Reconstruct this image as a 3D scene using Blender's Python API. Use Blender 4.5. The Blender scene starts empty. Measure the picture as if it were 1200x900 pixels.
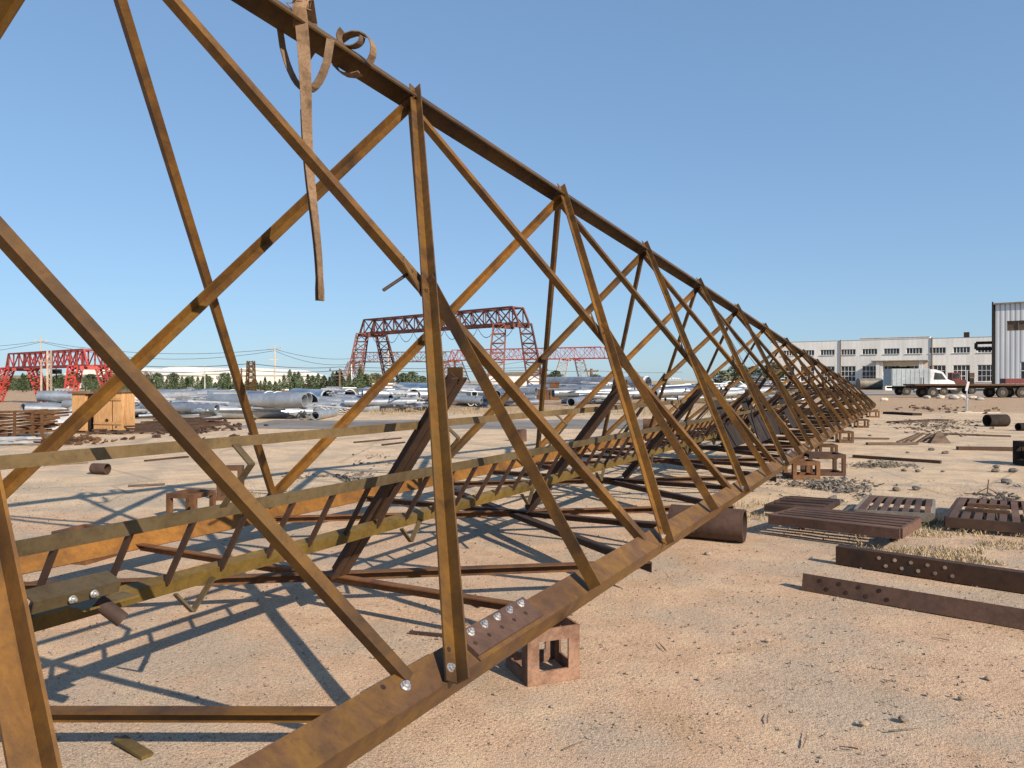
import bpy, bmesh, math, random
from mathutils import Vector, Matrix, noise
R = math.radians
random.seed(7)
scene = bpy.context.scene
COL = scene.collection
V = Vector
F_PX, HOR = 880.0, 446.0
EYE = 1.5

def gp(px, py):
    """point on the ground seen at a photo pixel"""
    Y = F_PX * EYE / (py - HOR)
    return V(((px - 600) / F_PX * Y, Y, 0))
def at(px, Y, z=0.0):
    return V(((px - 600) / F_PX * Y, Y, z))
def zat(py, Y):
    return EYE - (py - HOR) / F_PX * Y

# ------------------------------------------------------------------ materials
def new_mat(name):
    m = bpy.data.materials.new(name); m.use_nodes = True
    nt = m.node_tree
    return m, nt, nt.nodes['Principled BSDF']
def ramp(nt, fac, stops):
    r = nt.nodes.new('ShaderNodeValToRGB')
    el = r.color_ramp.elements
    while len(el) < len(stops): el.new(0.5)
    for e, (p, c) in zip(el, stops):
        e.position = p; e.color = (*c, 1)
    nt.links.new(fac, r.inputs[0])
    return r.outputs[0]
def tex(nt, scale, detail=5, rough=0.6, stretch=(1, 1, 1), coord='Object', dist=0.0):
    tc = nt.nodes.new('ShaderNodeTexCoord'); mp = nt.nodes.new('ShaderNodeMapping')
    mp.inputs['Scale'].default_value = stretch
    nt.links.new(tc.outputs[coord], mp.inputs[0])
    n = nt.nodes.new('ShaderNodeTexNoise')
    n.inputs['Scale'].default_value = scale; n.inputs['Detail'].default_value = detail
    n.inputs['Roughness'].default_value = rough; n.inputs['Distortion'].default_value = dist
    nt.links.new(mp.outputs[0], n.inputs['Vector'])
    return n.outputs['Fac']
def mix(nt, fac, a, b, mode='MIX'):
    m = nt.nodes.new('ShaderNodeMix'); m.data_type = 'RGBA'; m.blend_type = mode
    for s, v in ((m.inputs[0], fac), (m.inputs[6], a), (m.inputs[7], b)):
        if isinstance(v, (int, float)): s.default_value = v
        elif isinstance(v, tuple): s.default_value = (*v, 1)
        else: nt.links.new(v, s)
    return m.outputs[2]
def bump(nt, bsdf, h, strength=0.3, dist=0.01):
    b = nt.nodes.new('ShaderNodeBump'); b.inputs['Strength'].default_value = strength
    b.inputs['Distance'].default_value = dist
    nt.links.new(h, b.inputs['Height']); nt.links.new(b.outputs[0], bsdf.inputs['Normal'])
def rusty(name, cols, scale=3.0, rough=0.75, stretch=(1, 1, 1), speck=(0.05, 0.025, 0.012), speck_amt=0.5, metal=0.0, bs=0.25):
    m, nt, b = new_mat(name)
    f = tex(nt, scale, 6, 0.65, stretch, dist=0.6)
    n = len(cols)
    c = ramp(nt, f, [(0.3 + 0.4 * i / (n - 1), cols[i]) for i in range(n)])
    f2 = tex(nt, scale * 14, 4, 0.7, stretch)
    rr = ramp(nt, f2, [(0.52, (0, 0, 0)), (0.72, (speck_amt,) * 3)])
    c = mix(nt, rr, c, speck)
    f4 = tex(nt, scale * 5, 5, 0.7, stretch, dist=0.3)
    c = mix(nt, 0.6, c, ramp(nt, f4, [(0.36, (0.70,) * 3), (0.5, (1, 1, 1)), (0.66, (1.2,) * 3)]), 'MULTIPLY')
    f3 = tex(nt, scale * 0.35, 3, 0.5)
    rr3 = ramp(nt, f3, [(0.35, (0.78,) * 3), (0.65, (1.18,) * 3)])
    c = mix(nt, 1.0, c, rr3, 'MULTIPLY')
    oi = nt.nodes.new('ShaderNodeObjectInfo')
    c = mix(nt, 1.0, c, ramp(nt, oi.outputs['Random'], [(0.0, (0.74, 0.76, 0.80)), (0.5, (1.0, 1.0, 1.0)), (1.0, (1.28, 1.2, 1.08))]), 'MULTIPLY')
    nt.links.new(c, b.inputs['Base Color'])
    b.inputs['Specular IOR Level'].default_value = 0.15 if rough > 0.9 else 0.4
    b.inputs['Roughness'].default_value = rough; b.inputs['Metallic'].default_value = metal
    bump(nt, b, f2, bs, 0.004)
    return m
M = {}
M['ochre'] = rusty('rust_ochre', [(0.036, 0.018, 0.007), (0.080, 0.038, 0.008), (0.132, 0.062, 0.008), (0.098, 0.055, 0.012)], 2.2, 0.6)
M['chord'] = rusty('rust_chord', [(0.060, 0.034, 0.020), (0.084, 0.045, 0.020), (0.130, 0.070, 0.014), (0.076, 0.043, 0.024)], 2.5, 0.6)
M['olive'] = rusty('rust_olive', [(0.070, 0.046, 0.012), (0.115, 0.073, 0.014), (0.150, 0.095, 0.018), (0.096, 0.070, 0.028)], 3.5, 0.6)
M['orange'] = rusty('rust_orange', [(0.070, 0.034, 0.010), (0.115, 0.053, 0.010), (0.160, 0.074, 0.011), (0.105, 0.056, 0.016)], 2.5, 0.6)
M['railbrown'] = rusty('rail_brown', [(0.050, 0.036, 0.018), (0.078, 0.056, 0.026), (0.100, 0.073, 0.035), (0.082, 0.064, 0.038)], 3.5, 0.55)
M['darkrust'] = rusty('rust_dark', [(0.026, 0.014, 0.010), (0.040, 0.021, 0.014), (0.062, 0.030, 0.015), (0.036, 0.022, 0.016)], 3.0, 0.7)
M['redrust'] = rusty('rust_red', [(0.055, 0.026, 0.014), (0.088, 0.040, 0.018), (0.125, 0.060, 0.022), (0.07, 0.037, 0.022)], 4.0, 0.8)
M['brownpipe'] = rusty('rust_pipe', [(0.056, 0.031, 0.022), (0.074, 0.041, 0.029), (0.095, 0.053, 0.037), (0.066, 0.040, 0.031)], 4.0, 0.8)
M['stand'] = rusty('rust_stand', [(0.085, 0.044, 0.028), (0.15, 0.084, 0.056), (0.215, 0.13, 0.09), (0.12, 0.068, 0.046)], 7.0, 0.8)
M['greysteel'] = rusty('grey_steel', [(0.17, 0.15, 0.13), (0.24, 0.215, 0.18), (0.20, 0.17, 0.12), (0.27, 0.25, 0.22)], 5.0, 0.6, metal=0.2)
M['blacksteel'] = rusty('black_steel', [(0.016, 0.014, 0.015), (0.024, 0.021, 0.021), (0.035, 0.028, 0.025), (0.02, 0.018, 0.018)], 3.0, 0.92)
M['craneted'] = rusty('crane_weathered', [(0.12, 0.036, 0.027), (0.17, 0.055, 0.04), (0.21, 0.09, 0.068), (0.13, 0.055, 0.043)], 0.8, 0.8, bs=0.0)
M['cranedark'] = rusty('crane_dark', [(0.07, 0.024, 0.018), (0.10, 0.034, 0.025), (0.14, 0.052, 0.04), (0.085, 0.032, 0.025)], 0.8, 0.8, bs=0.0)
M['cranered'] = rusty('crane_red', [(0.30, 0.03, 0.025), (0.36, 0.04, 0.03), (0.40, 0.07, 0.055), (0.28, 0.03, 0.03)], 0.9, 0.6, bs=0.0, speck_amt=0.3)
M['cranecream'] = rusty('crane_cream', [(0.45, 0.33, 0.25), (0.52, 0.42, 0.33), (0.40, 0.26, 0.18), (0.5, 0.42, 0.36)], 0.9, 0.8, bs=0.0)
M['galv'] = rusty('galvanised', [(0.20, 0.235, 0.28), (0.26, 0.30, 0.35), (0.32, 0.36, 0.41), (0.38, 0.42, 0.46)], 0.8, 0.42, metal=0.55, speck=(0.3, 0.31, 0.33), bs=0.05)
M['galvwhite'] = rusty('galvanised_pale', [(0.30, 0.32, 0.35), (0.38, 0.40, 0.43), (0.46, 0.48, 0.51), (0.54, 0.56, 0.58)], 0.8, 0.5, metal=0.1, speck=(0.4, 0.4, 0.4), bs=0.05)
M['bolt'] = rusty('bolt_zinc', [(0.5, 0.5, 0.5), (0.6, 0.6, 0.6), (0.68, 0.67, 0.65), (0.55, 0.52, 0.48)], 30, 0.35, metal=0.75, bs=0.1)
M['hole'] = rusty('bolt_hole_dark', [(0.012, 0.008, 0.006), (0.02, 0.012, 0.008), (0.03, 0.015, 0.01), (0.015, 0.01, 0.008)], 10, 0.9)
M['strap'] = rusty('strap_web', [(0.10, 0.066, 0.04), (0.15, 0.10, 0.062), (0.19, 0.13, 0.085), (0.12, 0.08, 0.05)], 14, 0.95, bs=0.5)
M['wood'] = rusty('crate_wood', [(0.34, 0.17, 0.065), (0.42, 0.23, 0.095), (0.48, 0.29, 0.135), (0.38, 0.20, 0.08)], 1.6, 0.8, stretch=(6, 6, 1), speck=(0.3, 0.15, 0.06))
M['plank'] = rusty('old_plank', [(0.085, 0.057, 0.04), (0.13, 0.088, 0.06), (0.18, 0.125, 0.085), (0.11, 0.08, 0.055)], 3, 0.9, stretch=(1, 6, 6))
M['concrete'] = rusty('old_concrete', [(0.36, 0.32, 0.27), (0.43, 0.39, 0.33), (0.48, 0.43, 0.36), (0.40, 0.35, 0.29)], 2, 0.9)
M['trunk'] = rusty('bark', [(0.06, 0.045, 0.03), (0.09, 0.065, 0.045), (0.12, 0.09, 0.06), (0.08, 0.06, 0.04)], 4, 0.9)
M['rubber'] = rusty('tyre_rubber', [(0.018, 0.018, 0.018), (0.025, 0.024, 0.022), (0.04, 0.036, 0.03), (0.03, 0.028, 0.025)], 5, 0.85, speck=(0.1, 0.07, 0.05))
M['truckbox'] = rusty('truck_box_grey', [(0.27, 0.31, 0.33), (0.30, 0.35, 0.37), (0.33, 0.38, 0.40), (0.28, 0.33, 0.35)], 1.0, 0.5, speck=(0.18, 0.15, 0.12), speck_amt=0.4, bs=0.05)
M['white'] = rusty('white_paint', [(0.66, 0.66, 0.65), (0.74, 0.74, 0.73), (0.78, 0.78, 0.77), (0.70, 0.69, 0.67)], 1.0, 0.4, speck=(0.5, 0.45, 0.4), speck_amt=0.4, bs=0.02)
M['redpaint'] = rusty('red_paint', [(0.09, 0.016, 0.014), (0.13, 0.022, 0.018), (0.16, 0.03, 0.024), (0.10, 0.022, 0.018)], 1.5, 0.5, bs=0.02)
M['stone'] = rusty('stone', [(0.20, 0.155, 0.115), (0.28, 0.22, 0.165), (0.38, 0.31, 0.24), (0.25, 0.19, 0.14)], 9, 0.9)
M['scrap'] = rusty('scrap_steel', [(0.07, 0.066, 0.06), (0.12, 0.11, 0.095), (0.19, 0.17, 0.14), (0.10, 0.075, 0.055)], 6, 0.7, metal=0.3)
M['cable'] = rusty('cable', [(0.05, 0.05, 0.055), (0.07, 0.07, 0.075), (0.09, 0.09, 0.095), (0.06, 0.06, 0.06)], 2, 0.7)
def glassy():
    m, nt, b = new_mat('window_glass')
    f = tex(nt, 0.7, 2, 0.5)
    c = ramp(nt, f, [(0.35, (0.012, 0.016, 0.02)), (0.6, (0.05, 0.055, 0.06))])
    nt.links.new(c, b.inputs['Base Color']); b.inputs['Roughness'].default_value = 0.15
    return m
M['glass'] = glassy()
def leafy(name, a, b_, c_):
    m, nt, b = new_mat(name)
    f = tex(nt, 1.3, 4, 0.7)
    c = ramp(nt, f, [(0.35, a), (0.5, b_), (0.68, c_)])
    nt.links.new(c, b.inputs['Base Color']); b.inputs['Roughness'].default_value = 0.7
    return m
M['conifer'] = leafy('conifer_needles', (0.045, 0.072, 0.030), (0.072, 0.105, 0.045), (0.11, 0.14, 0.06))
M['olivetree'] = leafy('shrub_leaves', (0.07, 0.085, 0.04), (0.11, 0.115, 0.055), (0.15, 0.145, 0.075))
M['drygrass'] = leafy('dry_grass', (0.20, 0.15, 0.08), (0.34, 0.27, 0.15), (0.45, 0.37, 0.23))
M['greengrass'] = leafy('weed_green', (0.10, 0.11, 0.04), (0.19, 0.18, 0.08), (0.34, 0.28, 0.15))
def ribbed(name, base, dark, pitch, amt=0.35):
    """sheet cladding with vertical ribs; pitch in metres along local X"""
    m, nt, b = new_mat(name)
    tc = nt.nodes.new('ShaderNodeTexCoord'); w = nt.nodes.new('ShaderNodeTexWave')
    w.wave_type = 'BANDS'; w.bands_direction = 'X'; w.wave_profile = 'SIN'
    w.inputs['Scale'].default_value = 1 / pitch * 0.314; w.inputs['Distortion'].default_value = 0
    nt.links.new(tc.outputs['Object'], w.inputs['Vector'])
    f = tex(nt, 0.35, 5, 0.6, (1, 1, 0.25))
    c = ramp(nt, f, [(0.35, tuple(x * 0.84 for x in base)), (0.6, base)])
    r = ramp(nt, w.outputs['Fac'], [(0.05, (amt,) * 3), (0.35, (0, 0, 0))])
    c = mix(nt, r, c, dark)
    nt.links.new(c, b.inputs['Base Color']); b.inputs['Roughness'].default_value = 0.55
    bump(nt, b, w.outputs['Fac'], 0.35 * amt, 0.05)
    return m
M['cladding'] = ribbed('pale_cladding', (0.80, 0.79, 0.74), (0.68, 0.68, 0.65), 0.9, 0.25)
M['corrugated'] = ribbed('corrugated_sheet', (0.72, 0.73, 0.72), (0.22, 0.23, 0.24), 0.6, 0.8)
M['hangar'] = ribbed('hangar_sheet', (0.72, 0.70, 0.64), (0.6, 0.6, 0.56), 3.0, 0.25)

def ground_mat():
    m, nt, b = new_mat('yard_ground')
    tc = nt.nodes.new('ShaderNodeTexCoord'); sep = nt.nodes.new('ShaderNodeSeparateXYZ')
    nt.links.new(tc.outputs['Object'], sep.inputs[0])
    def math_(op, a, b_):
        n = nt.nodes.new('ShaderNodeMath'); n.operation = op
        for s, v in zip(n.inputs, (a, b_)):
            if isinstance(v, (int, float)): s.default_value = v
            else: nt.links.new(v, s)
        return n.outputs[0]
    big = tex(nt, 0.35, 5, 0.62); mid = tex(nt, 2.3, 6, 0.65); fine = tex(nt, 62, 3, 0.55); grit = tex(nt, 190, 2, 0.6); gv = tex(nt, 0.9, 4, 0.6)
    dirt = ramp(nt, mid, [(0.3, (0.40, 0.275, 0.170)), (0.5, (0.50, 0.346, 0.232)), (0.7, (0.56, 0.42, 0.275))])
    slab = ramp(nt, mid, [(0.3, (0.46, 0.340, 0.225)), (0.55, (0.57, 0.435, 0.295)), (0.75, (0.62, 0.49, 0.345))])
    red = ramp(nt, mid, [(0.3, (0.33, 0.21, 0.125)), (0.6, (0.43, 0.29, 0.175)), (0.8, (0.50, 0.36, 0.23))])
    # worn slab surface between about 9 and 32 metres out
    y = sep.outputs['Y']; wob = math_('MULTIPLY', math_('SUBTRACT', big, 0.5), 9.0)
    yw = math_('ADD', y, wob)
    def sstep(v, lo, hi):
        n = nt.nodes.new('ShaderNodeMapRange'); n.interpolation_type = 'SMOOTHSTEP'
        nt.links.new(v, n.inputs[0]); n.inputs[1].default_value = lo; n.inputs[2].default_value = hi
        return n.outputs[0]
    c = mix(nt, sstep(yw, 8.0, 9.6), dirt, slab)
    c = mix(nt, sstep(yw, 32, 38), c, red)
    far = ramp(nt, big, [(0.4, (0.40, 0.31, 0.20)), (0.6, (0.33, 0.28, 0.15))])
    c = mix(nt, sstep(y, 120, 200), c, far)
    # grey gritty patches
    gm = ramp(nt, gv, [(0.46, (0, 0, 0)), (0.60, (0.70,) * 3)])
    c = mix(nt, gm, c, (0.37, 0.31, 0.24))
    # dark grit and pale specks
    g1 = ramp(nt, fine, [(0.30, (0.55,) * 3), (0.45, (0.97,) * 3), (0.60, (1.0,) * 3), (0.74, (1.3,) * 3)])
    c = mix(nt, 0.8, c, g1, 'MULTIPLY')
    g2 = ramp(nt, grit, [(0.34, (0.30,) * 3), (0.46, (0.95,) * 3), (0.58, (1, 1, 1)), (0.68, (1.5,) * 3)])
    c = mix(nt, 0.8, c, g2, 'MULTIPLY')
    # oil and dirt stains
    st = tex(nt, 0.8, 5, 0.7, (1, 2.2, 1), dist=1.2)
    sr = ramp(nt, st, [(0.60, (0, 0, 0)), (0.74, (0.55,) * 3)])
    c = mix(nt, sr, c, (0.20, 0.16, 0.12))
    # thin cracks and slab joints
    vo = nt.nodes.new('ShaderNodeTexVoronoi'); vo.feature = 'DISTANCE_TO_EDGE'; vo.inputs['Scale'].default_value = 0.33
    nt.links.new(tc.outputs['Object'], vo.inputs['Vector'])
    cr = ramp(nt, vo.outputs['Distance'], [(0.0, (0.55,) * 3), (0.012, (0, 0, 0))])
    crm = mix(nt, 1.0, cr, sstep(yw, 8, 10), 'MULTIPLY')
    c = mix(nt, crm, c, (0.22, 0.17, 0.12))
    nt.links.new(c, b.inputs['Base Color']); b.inputs['Roughness'].default_value = 0.95
    b.inputs['Specular IOR Level'].default_value = 0.15
    h = math_('ADD', math_('MULTIPLY', fine, 0.6), math_('ADD', math_('MULTIPLY', grit, 0.35), math_('MULTIPLY', mid, 1.2)))
    bump(nt, b, h, 0.55, 0.022)
    return m
M['ground'] = ground_mat()
M['asphalt'] = rusty('asphalt', [(0.15, 0.135, 0.12), (0.20, 0.18, 0.16), (0.26, 0.235, 0.20), (0.22, 0.195, 0.17)], 0.8, 0.9, stretch=(1, 1, 1), speck=(0.3, 0.25, 0.2))

# ------------------------------------------------------------------ mesh builder
class MB:
    def __init__(self): self.v = []; self.f = []
    def add(self, vs, fs):
        n = len(self.v); self.v += [tuple(x) for x in vs]; self.f += [tuple(i + n for i in f) for f in fs]
        return self
    def box(self, c, s, rz=0.0, mat=None):
        c = V(c); hx, hy, hz = s[0] / 2, s[1] / 2, s[2] / 2
        rm = mat if mat is not None else Matrix.Rotation(rz, 3, 'Z')
        vs = [c + rm @ V((x * hx, y * hy, z * hz)) for z in (-1, 1) for x, y in ((-1, -1), (1, -1), (1, 1), (-1, 1))]
        return self.add(vs, [(3, 2, 1, 0), (4, 5, 6, 7), (0, 1, 5, 4), (1, 2, 6, 5), (2, 3, 7, 6), (3, 0, 4, 7)])
    def prism(self, prof, p0, p1, d1, d2):
        """extrude a 2D profile (in d1,d2) from p0 to p1"""
        p0, p1 = V(p0), V(p1); n = len(prof)
        vs = [p0 + d1 * a + d2 * b for a, b in prof] + [p1 + d1 * a + d2 * b for a, b in prof]
        fs = [(i, (i + 1) % n, n + (i + 1) % n, n + i) for i in range(n)]
        if n == 6:  # L profile caps as two quads
            fs += [(0, 5, 4, 3), (3, 2, 1, 0), (6, 9, 10, 11), (6, 7, 8, 9)]
        else:
            fs += [tuple(reversed(range(n))), tuple(range(n, 2 * n))]
        return self.add(vs, fs)
    def angle(self, p0, p1, d1, d2, leg=0.08, t=0.009, leg2=None):
        """steel L angle, heel on the line p0-p1"""
        p0, p1 = V(p0), V(p1); ax = (p1 - p0).normalized()
        d1 = V(d1); d1 = (d1 - ax * d1.dot(ax)).normalized()
        d2 = V(d2); d2 = (d2 - ax * d2.dot(ax)); d2 = (d2 - d1 * d2.dot(d1)).normalized()
        l2 = leg2 or leg
        prof = [(0, 0), (leg, 0), (leg, t), (t, t), (t, l2), (0, l2)]
        if d1.cross(d2).dot(ax) < 0: prof = [prof[0]] + prof[:0:-1]
        return self.prism(prof, p0, p1, d1, d2)
    def bar(self, p0, p1, w, h=None, up=(0, 0, 1)):
        p0, p1 = V(p0), V(p1); h = h or w
        ax = (p1 - p0)
        if ax.length < 1e-6: return self
        ax.normalize(); up = V(up)
        if abs(ax.dot(up.normalized())) > 0.98: up = V((0, 1, 0)) if abs(ax.y) < 0.9 else V((1, 0, 0))
        d1 = ax.cross(up).normalized(); d2 = d1.cross(ax).normalized()
        return self.prism([(-w / 2, -h / 2), (w / 2, -h / 2), (w / 2, h / 2), (-w / 2, h / 2)], p0, p1, d1, d2)
    def tube(self, p0, p1, r, n=10, r1=None, caps=True):
        p0, p1 = V(p0), V(p1); ax = (p1 - p0).normalized()
        up = V((0, 0, 1)) if abs(ax.z) < 0.9 else V((1, 0, 0))
        d1 = ax.cross(up).normalized(); d2 = ax.cross(d1); r1 = r if r1 is None else r1
        cs = [(math.cos(i * 2 * math.pi / n), math.sin(i * 2 * math.pi / n)) for i in range(n)]
        vs = [p0 + (d1 * a + d2 * b) * r for a, b in cs] + [p1 + (d1 * a + d2 * b) * r1 for a, b in cs]
        fs = [((i + 1) % n, i, n + i, n + (i + 1) % n) for i in range(n)]
        if caps: fs += [tuple(range(n)), tuple(reversed(range(n, 2 * n)))]
        return self.add(vs, fs)
    def pipe(self, p0, p1, r, t=0.02, n=28):
        """open hollow pipe with wall thickness"""
        p0, p1 = V(p0), V(p1); ax = (p1 - p0).normalized()
        up = V((0, 0, 1)) if abs(ax.z) < 0.9 else V((1, 0, 0))
        d1 = ax.cross(up).normalized(); d2 = ax.cross(d1)
        vs = []
        for p in (p0, p1):
            for rr in (r, r - t):
                vs += [p + (d1 * math.cos(i * 2 * math.pi / n) + d2 * math.sin(i * 2 * math.pi / n)) * rr for i in range(n)]
        fs = []
        for i in range(n):
            j = (i + 1) % n
            fs += [(j, i, 2 * n + i, 2 * n + j), (n + i, n + j, 3 * n + j, 3 * n + i), (i, j, n + j, n + i), (2 * n + j, 2 * n + i, 3 * n + i, 3 * n + j)]
        return self.add(vs, fs)
    def path(self, pts, r, n=6):
        for a, b in zip(pts, pts[1:]): self.tube(a, b, r, n)
        return self
    def ribbon(self, pts, widths, wdirs, t=0.006):
        """webbing strip through pts"""
        vs = []
        for i, p in enumerate(pts):
            p = V(p); a = V(pts[max(0, i - 1)]); b = V(pts[min(len(pts) - 1, i + 1)])
            ax = (b - a).normalized(); wd = V(wdirs[i]); wd = (wd - ax * wd.dot(ax)).normalized()
            nn = ax.cross(wd).normalized()
            w = widths[i] / 2
            vs += [p - wd * w - nn * t / 2, p + wd * w - nn * t / 2, p + wd * w + nn * t / 2, p - wd * w + nn * t / 2]
        fs = []
        for i in range(len(pts) - 1):
            o = i * 4
            fs += [(o + k, o + (k + 1) % 4, o + 4 + (k + 1) % 4, o + 4 + k) for k in range(4)]
        fs += [(3, 2, 1, 0), tuple(len(vs) - 4 + k for k in range(4))]
        return self.add(vs, fs)
    def obj(self, name, mat, parent=None, smooth=False, off=None):
        """link as one mesh object; off = world position the vertices are relative to"""
        me = bpy.data.meshes.new(name)
        vs = self.v if off is None else [tuple(V(p) - off) for p in self.v]
        me.from_pydata(vs, [], self.f); me.materials.append(M[mat] if isinstance(mat, str) else mat)
        bm = bmesh.new(); bm.from_mesh(me); bmesh.ops.recalc_face_normals(bm, faces=bm.faces); bm.to_mesh(me); bm.free()
        if smooth:
            for p in me.polygons: p.use_smooth = True
            me.set_sharp_from_angle(angle=R(40))
        o = bpy.data.objects.new(name, me); COL.objects.link(o)
        if parent is not None: o.parent = parent
        return o
def tag(o, label, cat, group=None, kind=None):
    if label: o['label'] = label
    if cat: o['category'] = cat
    if group: o['group'] = group
    if kind: o['kind'] = kind
    return o
def thing(name, label, cat, loc=(0, 0, 0), rz=0.0, group=None):
    o = bpy.data.objects.new(name, None); COL.objects.link(o)
    o.empty_display_size = 0.2
    o.location = loc; o.rotation_euler = (0, 0, rz)
    return tag(o, label, cat, group)
def dup(o, loc, rz=0.0, label=None, scale=None):
    c = o.copy(); COL.objects.link(c); c.location = loc; c.rotation_euler = (o.rotation_euler.x, o.rotation_euler.y, rz)
    if scale: c.scale = (scale,) * 3 if isinstance(scale, (int, float)) else scale
    if label: c['label'] = label
    for ch in list(o.children):
        d = ch.copy(); COL.objects.link(d); d.parent = c
        for g in list(ch.children):
            e = g.copy(); COL.objects.link(e); e.parent = d
    return c
def centred(mb, name, mat, label, cat, group=None, kind=None, smooth=False):
    """one-mesh thing with its origin at its base centre"""
    xs = [p[0] for p in mb.v]; ys = [p[1] for p in mb.v]; zs = [p[2] for p in mb.v]
    c = V(((min(xs) + max(xs)) / 2, (min(ys) + max(ys)) / 2, min(zs)))
    o = mb.obj(name, mat, None, smooth, off=c); o.location = c
    return tag(o, label, cat, group, kind)

# ------------------------------------------------------------------ ground
def build_ground():
    mb = MB()
    # fine near patch with slight relief, coarse beyond
    xs = [-2500, -600, -150, -60, -30] + [-14 + i * 0.25 for i in range(int(28 / 0.25) + 1)] + [30, 60, 150, 600, 2500]
    ys = [-600, -60, -10] + [0 + i * 0.25 for i in range(int(22 / 0.25) + 1)] + [30, 45, 70, 110, 180, 400, 900, 3000]
    nx = len(xs)
    vs = []
    for y in ys:
        for x in xs:
            z = 0.0
            if abs(x) < 13.9 and 0 < y < 21.9:
                z = noise.fractal(V((x * 0.5, y * 0.5, 0)), 0.6, 2.0, 5) * 0.010 + noise.noise(V((x * 3, y * 3, 3))) * 0.004 - 0.006
            vs.append((x, y, z))
    fs = [(j * nx + i, j * nx + i + 1, (j + 1) * nx + i + 1, (j + 1) * nx + i) for j in range(len(ys) - 1) for i in range(nx - 1)]
    mb.add(vs, fs)
    o = mb.obj('ground', 'ground', None, True)
    o['kind'] = 'structure'
    def strip(name, y0, y1, x0, x1, z, amp, mat='asphalt'):
        m = MB(); n = 60; vs = []
        for i in range(n + 1):
            x = x0 + (x1 - x0) * i / n
            vs.append((x, y0 + noise.noise(V((x * 0.3, y0, 0))) * amp + (x * 0.02), z))
            vs.append((x, y1 + noise.noise(V((x * 0.25, y1, 5))) * amp + (x * 0.02), z))
        m.add(vs, [(2 * i, 2 * i + 2, 2 * i + 3, 2 * i + 1) for i in range(n)])
        s = m.obj(name, mat, None); s['kind'] = 'structure'
    strip('road', 23.5, 28.5, -9, 8.0, 0.006, 0.7)
    strip('road', 74, 110, 26, 130, 0.006, 1.5)
build_ground()

# ------------------------------------------------------------------ the lattice tower
AX, AY, BX, BY, CC = -1.5423, 0.445, 1.2584, 2.3456, 0.0006
U2 = V((BX, BY, 0)).normalized(); VV = V((-U2.y, U2.x, 0)); OUT = -VV; Z = V((0, 0, 1))
def nodes(k):
    s = k + CC * k * k
    n = V((AX + BX * s, AY + BY * s, 0.4))
    a = 2.237 - 0.0936 * s; h = 3.8415 - 0.208 * s; b = 3.6833 - 0.02 * s
    return n, n + VV * a + Z * h, n + VV * b
Nn = lambda k: nodes(k)[0]
Tt = lambda k: nodes(k)[1]
Ff = lambda k: nodes(k)[2]
TOWER = V((0.35, 4.0, 0.0))
tower = thing('lattice_tower', 'long rusty triangular lattice mast lying on its side on low steel stands', 'lattice tower', TOWER)
KEND = 14
def tp(mb, name, mat, parent=None, smooth=False, label=None):
    o = mb.obj(name, mat, parent or tower, smooth, off=TOWER)
    if label: o['label'] = label
    return o
def rot_dirs(inward, th):
    """two leg directions of a chord whose heel points outward"""
    return inward * math.sin(th) + Z * math.cos(th), inward * math.cos(th) - Z * math.sin(th)
# chords, in lengths joined by splices
th = R(58)
d1, d2 = rot_dirs(VV, th)
HN = OUT * 0.055 + Z * -0.012
chordN = MB()
chordN.angle(Nn(-0.9) + HN, Nn(KEND) + HN, d1, d2, 0.132, 0.014)
near = tp(chordN, 'chord', 'chord', label='near bottom chord with bolted splice plates')
mb = MB(); mb.angle(Ff(-0.5) + VV * 0.055 - Z * 0.045, Ff(KEND) + VV * 0.055 - Z * 0.03, OUT * math.sin(th) + Z * math.cos(th), OUT * math.cos(th) - Z * math.sin(th), 0.165, 0.014)
tp(mb, 'chord', 'orange')
mb = MB(); mb.angle(Tt(-0.5) + Z * 0.05, Tt(KEND) + Z * 0.05, (OUT - Z * 0.95), (VV - Z * 0.95), 0.16, 0.013)
tp(mb, 'chord', 'chord')
nrm_near = (Tt(3) - Nn(3)).cross(U2).normalized()
if nrm_near.dot(OUT) < 0: nrm_near = -nrm_near
nrm_far = (Tt(3) - Ff(3)).cross(U2).normalized()
if nrm_far.dot(VV) < 0: nrm_far = -nrm_far
def bolt(p, nrm, parent, r=0.014, mat='bolt', L=0.02):
    b = MB(); b.tube(p, p + nrm * 0.003, r * 1.25, 16); b.tube(p + nrm * 0.003, p + nrm * 0.013, r, 6); b.tube(p + nrm * 0.013, p + nrm * 0.022, r * 0.5, 10)
    return tp(b, 'bolt', mat, parent)
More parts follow.
